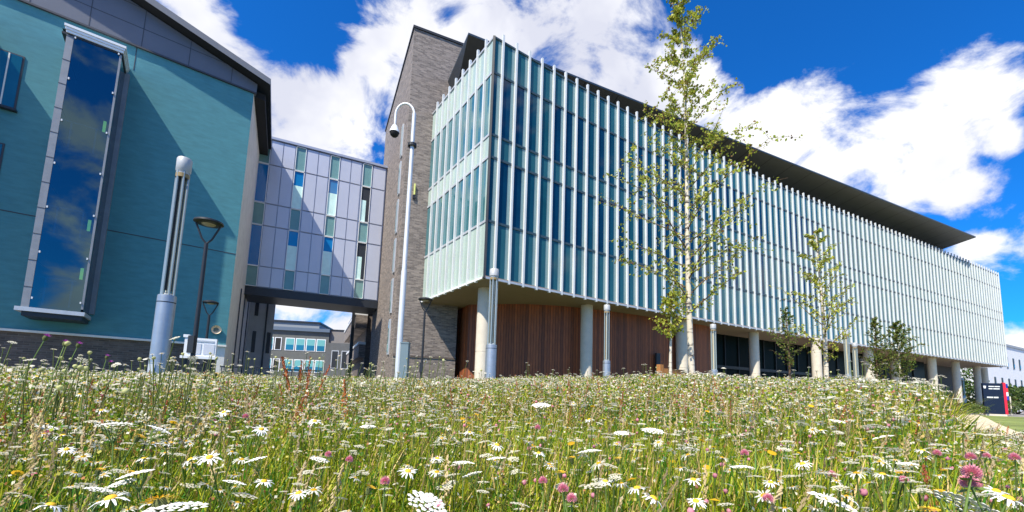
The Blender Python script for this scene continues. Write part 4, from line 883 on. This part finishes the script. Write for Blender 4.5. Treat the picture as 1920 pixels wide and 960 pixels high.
# seed heads of grasses, red sorrel
pan = panicle_proto(30, 2, .035, .68); sor = panicle_proto(46, 5, .06, .5)
def stalks(n, r0, r1, proto, col, w, h0, h1, dens=None):
    x, y = polar(n, r0, r1); k = keepm(x, y); 
    if dens is not None: k &= rng.random(len(x)) < dens(x, y)
    x, y = x[k], y[k]; n = len(x); z = bank(x, y); h = rng.uniform(h0, h1, n); r = np.hypot(x, y)
    if r1 < 3: h = np.minimum(h, -0.12+.02*r-z)
    lx, ly = lean_at(x, y, n); c = np.array(col)*(1+rng.uniform(-.3, .3, (n, 1)))
    M1 = Mz(n, rng.uniform(0, 6.28, n), h, h, h, lx, ly); Ms = M1.copy(); q = (w*(1+r*.1))/h; Ms[:, :, 0] *= q[:, None]; Ms[:, :, 1] *= q[:, None]
    loc = np.stack([x, y, z], -1); GRASS.add(STEM, STEMT, np.zeros(6, int), Ms, loc, np.repeat(c[:, None], 6, 1)); FLO.add(proto[0], proto[1], np.zeros(len(proto[1]), int), M1, loc, np.repeat(c[:, None], len(proto[0]), 1))
stalks(90, .9, 2.4, pan, (.60, .48, .27), .0014, .28, .44); stalks(700, 2.2, 6, pan, (.62, .50, .28), .0018, .32, .46); stalks(2600, 6, 20, pan, (.64, .52, .30), .003, .32, .48)
sd_ = lambda x, y: patch(x, y, .9, 2.6)**3
stalks(500, 1.5, 6, sor, (.36, .11, .045), .002, .30, .48, sd_); stalks(1300, 6, 18, sor, (.38, .13, .05), .0035, .34, .52, sd_)
azr = lambda a0, a1: (lambda x, y: (np.degrees(np.arctan2(x, y)) > a0) & (np.degrees(np.arctan2(x, y)) < a1))
stalks(45, 2.6, 4.5, sor, (.50, .16, .06), .0025, .42, .62, azr(-34, -16)); stalks(60, 3, 6, sor, (.48, .18, .08), .0025, .40, .55, azr(-14, 30)); 
mead = GRASS.build('meadow_grass', [m_plant]); tag(mead, 'long green and straw coloured meadow grass covering the bank', 'grass', kind='stuff')
mf = FLO.build('wildflowers', [m_petal]); tag(mf, 'countless small white, pink and yellow wildflowers scattered all over the meadow', 'wildflowers', kind='stuff')

# ------------------------------------------------------------------ flowers near enough to count, each a thing of its own
m_pw = mat('daisy_white_petal', (.86, .86, .84), .55); m_yc = mat('flower_yellow_centre', (.80, .46, .02), .7, 0, .15, 300); m_st = mat('flower_stem_green', (.14, .22, .04), .6)
m_um = mat('yarrow_white', (.80, .78, .70), .7, 0, .10, 200); m_cl = mat('clover_pink', (.80, .34, .42), .7, 0, .2, 300); m_ye = mat('hawkbit_yellow', (.86, .50, .02), .6, 0, .12, 300); m_kn = mat('knapweed_magenta', (.52, .07, .46), .6, 0, .15, 300); m_kb = mat('knapweed_bud', (.10, .12, .03), .8)
def arr_obj(name, v, t, m, parent, scale, loc=(0, 0, 0)):
    me = bpy.data.meshes.new(name); me.from_pydata([tuple(Vector(p)*scale+Vector(loc)) for p in v], [], [tuple(int(i) for i in q) for q in t]); me.materials.append(m); o = bpy.data.objects.new(name, me); C.objects.link(o); o.parent = parent; return o
def stem_obj(parent, h, w=.0016, bend=.02):
    f = MB(); f.tube([(bend, 0, -h), (bend*.4, 0, -h*.5), (0, 0, 0)], [w*1.2, w, w*.9], 5); return f.build('stem', m_st, parent, smooth=True)
def flower_proto(kind, label, cat, group, size, h=.36):
    o = thing(kind, (0, 0, -50), None, label, cat, group)
    if kind == 'oxeye_daisy':
        v, t, c = daisy_proto(17, .10); nb = 17*6; ti = [q for q in t if max(q) < nb]; arr_obj('petals', v[:nb], ti, m_pw, o, size)
        f = MB(); f.lathe([(.31*size, .03*size), (.27*size, .14*size), (.15*size, .21*size), (.0005, .22*size)], seg=12); f.build('centre', m_yc, o, smooth=True); stem_obj(o, h)
        f = MB(); f.lathe([(.10*size, -.10*size), (.24*size, 0.0), (.22*size, .03*size)], seg=8); f.build('calyx', m_st, o)
    elif kind == 'yarrow':
        v, t, c = umbel_proto(44, 9); nb = 44*6; arr_obj('flower_head', v[:nb], [q for q in t if max(q) < nb], m_um, o, size)
        f = MB()
        for k in range(9): a = 2*PI*k/9; f.tube([(0, 0, -size*1.3), (size*.7*math.cos(a), size*.7*math.sin(a), -.02*size)], .0009, 3)
        f.build('ray', m_st, o); stem_obj(o, h).location = (0, 0, -size*1.25)
    elif kind == 'red_clover':
        r_ = np.random.default_rng(4); V = []; T = []
        for k in range(110):
            z = 1-1.55*k/110; rr_ = math.sqrt(max(0, 1-z*z)); a = 2.4*k; n = np.array([rr_*math.cos(a), rr_*math.sin(a), z]); u_ = np.cross(n, [0.1, .2, 1]); u_ /= np.linalg.norm(u_); w_ = np.cross(n, u_); b = len(V)
            V += [n*.55-u_*.16, n*.55+u_*.16, n*1.12+w_*.05+[0, 0, .12]]; T.append([b, b+1, b+2]); V += [n*.55-w_*.12, n*.55+w_*.12, n*1.05]; T.append([b+3, b+4, b+5])
        arr_obj('flower_head', V, T, m_cl, o, size); stem_obj(o, h)
        for a in (0.3, 2.4, 4.4): arr_obj('leaflet', LEAF*np.array([.9, 1, 1]), LEAFT, m_st, o, .02, (0, 0, -.01)).rotation_euler = (0, 0, a)
    elif kind == 'hawkbit':
        V = []; T = []
        for L_, (nn_, ro, z) in enumerate(((16, 1, .0), (12, .72, .14), (8, .42, .24))):
            for k in range(nn_): a = 2*PI*(k+.5*L_)/nn_; w = 2.2/nn_; b = len(V); V += [[.1*math.cos(a), .1*math.sin(a), z*.5], [ro*math.cos(a-w*.5), ro*math.sin(a-w*.5), z], [ro*math.cos(a+w*.5), ro*math.sin(a+w*.5), z+.02]]; T.append([b, b+1, b+2])
        arr_obj('petals', V, T, m_ye, o, size); f = MB(); f.lathe([(.004, -.014), (.006, -.004), (.004, .001)], seg=8); f.build('calyx', m_kb, o); stem_obj(o, h)
    elif kind == 'knapweed':
        V = []; T = []; r_ = np.random.default_rng(6)
        for k in range(60): a = 2.4*k; e = .15+.85*(k/60); b = len(V); V += [[.12*math.cos(a), .12*math.sin(a), 0], [.14*math.cos(a+.5), .14*math.sin(a+.5), .05], [e*math.cos(a), e*math.sin(a), .45+.5*(1-e)]]; T.append([b, b+1, b+2])
        arr_obj('flower_head', V, T, m_kn, o, size); f = MB(); f.lathe([(.003, -.016), (.008, -.009), (.007, .001)], seg=10); f.build('bud', m_kb, o, smooth=True); stem_obj(o, h)
    return o
def put(pr, used, px, py, depth, tilt=(0, 0), sc=1.0, label=None):
    """a flower head standing where it grows, given as a sight line and a distance"""
    dv = F + RT*((px-960)/785.415) - UP*((py-640)/785.415); p = dv/dv.y*depth
    o = pr if not used else copy_tree(pr); o.location = p; tilt = (tilt[0]*.55+random.uniform(-.3, .2), tilt[1]+random.uniform(-.3, .3)); sc = sc*random.uniform(.92, 1.15); o.rotation_euler = (tilt[0], tilt[1], random.uniform(0, 6.28)) if False else Matrix.Rotation(tilt[1], 3, 'Y').to_4x4().to_euler()
    o.rotation_euler = (Matrix.Rotation(tilt[1], 4, 'Y') @ Matrix.Rotation(tilt[0], 4, 'X') @ Matrix.Rotation(random.uniform(0, 6.28), 4, 'Z')).to_euler(); o.scale = (sc, sc, sc)
    if label: o['label'] = label
    return o
KINDS = {
 'oxeye_daisy': ('white daisy with a yellow centre standing in the near meadow', 'daisy', 'ox-eye daisies in the near meadow', .024,
   [(208, 935, .66, .5, 0, 1.0, 'large daisy at the bottom left, right of a folded one'), (95, 948, .66, -.5, .2, .95, 'daisy with folded up petals at the bottom left corner'), (1890, 935, .60, .9, .3, 1.0, 'big daisy cut by the lower right corner of the view'), (1868, 921, .80, .7, -.2, .9, 'daisy just left of the big corner daisy at lower right'), (490, 805, 1.5, .6, .1, 1.1, None), (420, 773, 1.9, .6, 0, 1.1, None), (118, 817, 1.4, .4, .1, 1.1, None), (150, 740, 2.6, .3, 0, 1.3, None), (357, 862, 1.1, .6, -.2, 1, None), (125, 843, 1.3, .5, .3, 1, None), (285, 832, 1.5, .3, .1, 1, None), (320, 831, 1.5, .3, -.1, 1, None), (393, 858, 1.1, .7, .2, 1, None), (495, 903, .95, .3, 0, .9, None), (70, 707, 3.0, .3, 0, 1.6, None), (190, 770, 2.2, .2, .1, 1.2, None), (765, 884, 1.0, .4, .2, .9, None), (880, 811, 1.7, .5, 0, 1.1, None), (932, 835, 1.4, .2, 0, 1.1, None), (1010, 850, 1.3, .4, -.1, 1, None), (1195, 916, .9, .2, .1, 1.1, None), (1300, 900, 1.0, .6, .1, .9, None), (1135, 903, 1.0, .5, 0, .8, None), (1590, 935, .85, .1, .1, .9, None), (1225, 935, .8, .3, .3, .9, None), (1540, 807, 2.0, .4, 0, 1.1, None), (1305, 940, .75, .5, 0, .8, None), (1655, 890, 1.0, .2, 0, .8, None), (1730, 845, 1.4, .2, 0, .9, None), (590, 790, 1.8, .3, 0, 1.1, None), (655, 742, 3.0, .3, 0, 1.4, None), (1105, 787, 2.2, .3, 0, 1.3, None), (1445, 905, .9, .4, .2, .8, None), (270, 860, 1.2, .4, 0, .9, None), (560, 925, .8, .3, .1, .8, None), (1505, 870, 1.2, .3, -.2, .9, None), (820, 860, 1.2, .4, 0, .9, None)]),
 'yarrow': ('flat white umbel of tiny flowers in the near meadow', 'yarrow', 'white umbels in the near meadow', .030,
   [(215, 797, 1.4, .05, 0, 1.4, None), (300, 806, 1.4, 0, .1, 1.1, None), (255, 889, .95, .1, 0, 1, None), (230, 905, .95, .1, -.3, .8, None), (185, 918, .9, 0, 0, .75, None), (330, 952, .62, .1, .1, 1.1, 'broad white umbel at the very bottom, right of the fat yellow flower'), (800, 943, .7, .1, .2, 1.0, None), (870, 868, 1.1, .1, 0, .9, None), (885, 890, 1.1, .1, -.2, .9, None), (1015, 760, 2.4, .05, 0, 1.5, None), (1165, 812, 1.7, 0, 0, 1.0, None), (1105, 847, 1.3, 0, .05, 1.1, None), (1225, 808, 1.9, .1, 0, 1.4, None), (1290, 843, 1.5, 0, 0, 1.1, None), (1560, 940, .75, .1, .3, 1.2, None), (1815, 948, .7, .1, .35, 1.2, None), (1645, 800, 2.2, 0, 0, 1.3, None), (1655, 820, 2.0, 0, 0, 1.2, None), (1500, 795, 2.3, 0, 0, 1.2, None), (1215, 805, 2.1, 0, 0, 1.2, None), (1570, 790, 2.4, 0, 0, 1.2, None), (90, 802, 1.8, 0, 0, 1.1, None), (930, 860, 1.2, .1, 0, .9, None), (1390, 876, 1.1, .1, 0, .9, None), (1700, 870, 1.2, .1, 0, .8, None), (600, 862, 1.2, .1, 0, .8, None), (480, 862, 1.2, .1, 0, .9, None), (440, 905, .95, .1, 0, .8, None), (690, 800, 1.9, .1, 0, 1.1, None)]),
 'red_clover': ('round pink clover head in the near meadow', 'clover', 'pink clover heads in the near meadow', .0115,
   [(1822, 887, .62, 0, .1, 1.1, 'largest pink clover head, above another near the lower right'), (1816, 905, .64, .1, -.2, .85, 'pink clover head touching the largest one from below'), (1830, 907, .70, 0, .3, .6, None), (1820, 857, 1.0, 0, 0, .9, None), (1902, 858, 1.0, 0, 0, .9, None), (1850, 855, 1.2, 0, 0, .7, None), (1757, 850, 1.2, 0, 0, .8, None), (1695, 900, .9, 0, 0, .8, None), (1396, 850, 1.2, 0, 0, .9, None), (655, 862, 1.1, 0, 0, .8, None), (615, 852, 1.2, 0, 0, .8, None), (722, 903, .9, 0, 0, .8, None), (1018, 902, .9, 0, 0, .8, None), (1056, 917, .85, 0, 0, .9, None), (1072, 935, .8, 0, 0, .9, None), (460, 781, 1.9, 0, 0, 1.2, None), (90, 813, 1.6, 0, 0, 1.3, None), (1008, 802, 2.0, 0, 0, 1.3, None), (1560, 890, 1.1, 0, 0, .8, None), (1440, 935, .8, 0, 0, .8, None)]),
 'hawkbit': ('yellow hawkbit flower in the near meadow', 'yellow flower', 'yellow hawkbits in the near meadow', .014,
   [(300, 937, .62, .1, 0, 1.5, 'fat orange yellow flower head near the bottom left'), (260, 817, 1.4, .1, 0, 1.4, None), (693, 913, .8, .1, 0, 1.0, None), (1050, 885, 1.0, .1, 0, .9, None), (1070, 858, 1.3, .2, 0, 1.0, None), (1755, 921, .8, .1, 0, 1.0, None), (1738, 955, .65, .1, 0, 1.0, None), (804, 800, 2.0, .1, 0, 1.2, None), (1157, 860, 1.3, .1, 0, 1, None), (385, 705, 3.0, 0, 0, 1.5, None), (405, 700, 3.0, 0, 0, 1.5, None), (185, 880, 1.1, .1, 0, .9, None), (245, 885, 1.1, .1, 0, .9, None), (920, 784, 2.4, 0, 0, 1.4, None)]),
 'knapweed': ('magenta knapweed head standing against the teal building', 'knapweed', 'magenta knapweeds at the left', .016,
   [(87, 631, 2.2, 0, 0, 1.5, 'highest magenta knapweed at the left, against the dark plinth'), (123, 642, 2.3, 0, -.3, 1.3, 'magenta knapweed left of another, under the glass bay'), (148, 645, 2.3, 0, .3, 1.3, 'rightmost magenta knapweed under the glass bay'), (201, 668, 2.6, 0, 0, 1.2, 'low magenta knapweed left of the thickest light column'), (207, 679, 2.6, 0, .2, 1.1, 'lowest magenta knapweed left of the thickest light column')]),
}
for kind, (lab, cat_, grp, size, spots) in KINDS.items():
    pr = flower_proto(kind, lab, cat_, grp, size, .55 if kind == 'knapweed' else .36)
    for i, (px, py, dp_, tx, ty, sc, l2) in enumerate(spots): put(pr, i > 0, px, py, dp_, (tx, ty), sc, l2 or lab)
# rust coloured dock plants at the path edge
dk_v, dk_t = panicle_proto(90, 8, .09, .25); m_dock = mat('dock_rust', (.62, .20, .07), .8, 0, .2, 40)
for x, y, zb, h, lab in ((9.25, 8.0, -.93, .62, 'tall rust red dock plant at the edge of the sandy path'), (9.75, 8.1, -.93, .45, 'short rust red dock plant at the right edge of the view by the path'), (-1.95, 4.0, -.48, .80, 'orange red dock stalk in front of the gap under the bridge')):
    o = thing('dock_plant', (x, y, zb), None, lab, 'dock plant', 'rust coloured dock plants')
    for k in range(7):
        M_ = Matrix.Rotation(random.uniform(-.32, .32), 3, 'X') @ Matrix.Rotation(random.uniform(-.32, .32), 3, 'Y'); hh = h*random.uniform(.7, 1)
        f = MB(); f.tube([(0, 0, 0), tuple(M_ @ Vector((0, 0, hh)))], [.005, .003], 5); b0 = len(f.v)
        f.v += [tuple(M_ @ (Vector(p)*hh)) for p in dk_v]; f.f += [tuple(int(i)+b0 for i in q) for q in dk_t]; f.m += [0]*len(dk_t); f.build('flower_spike', m_dock, o)
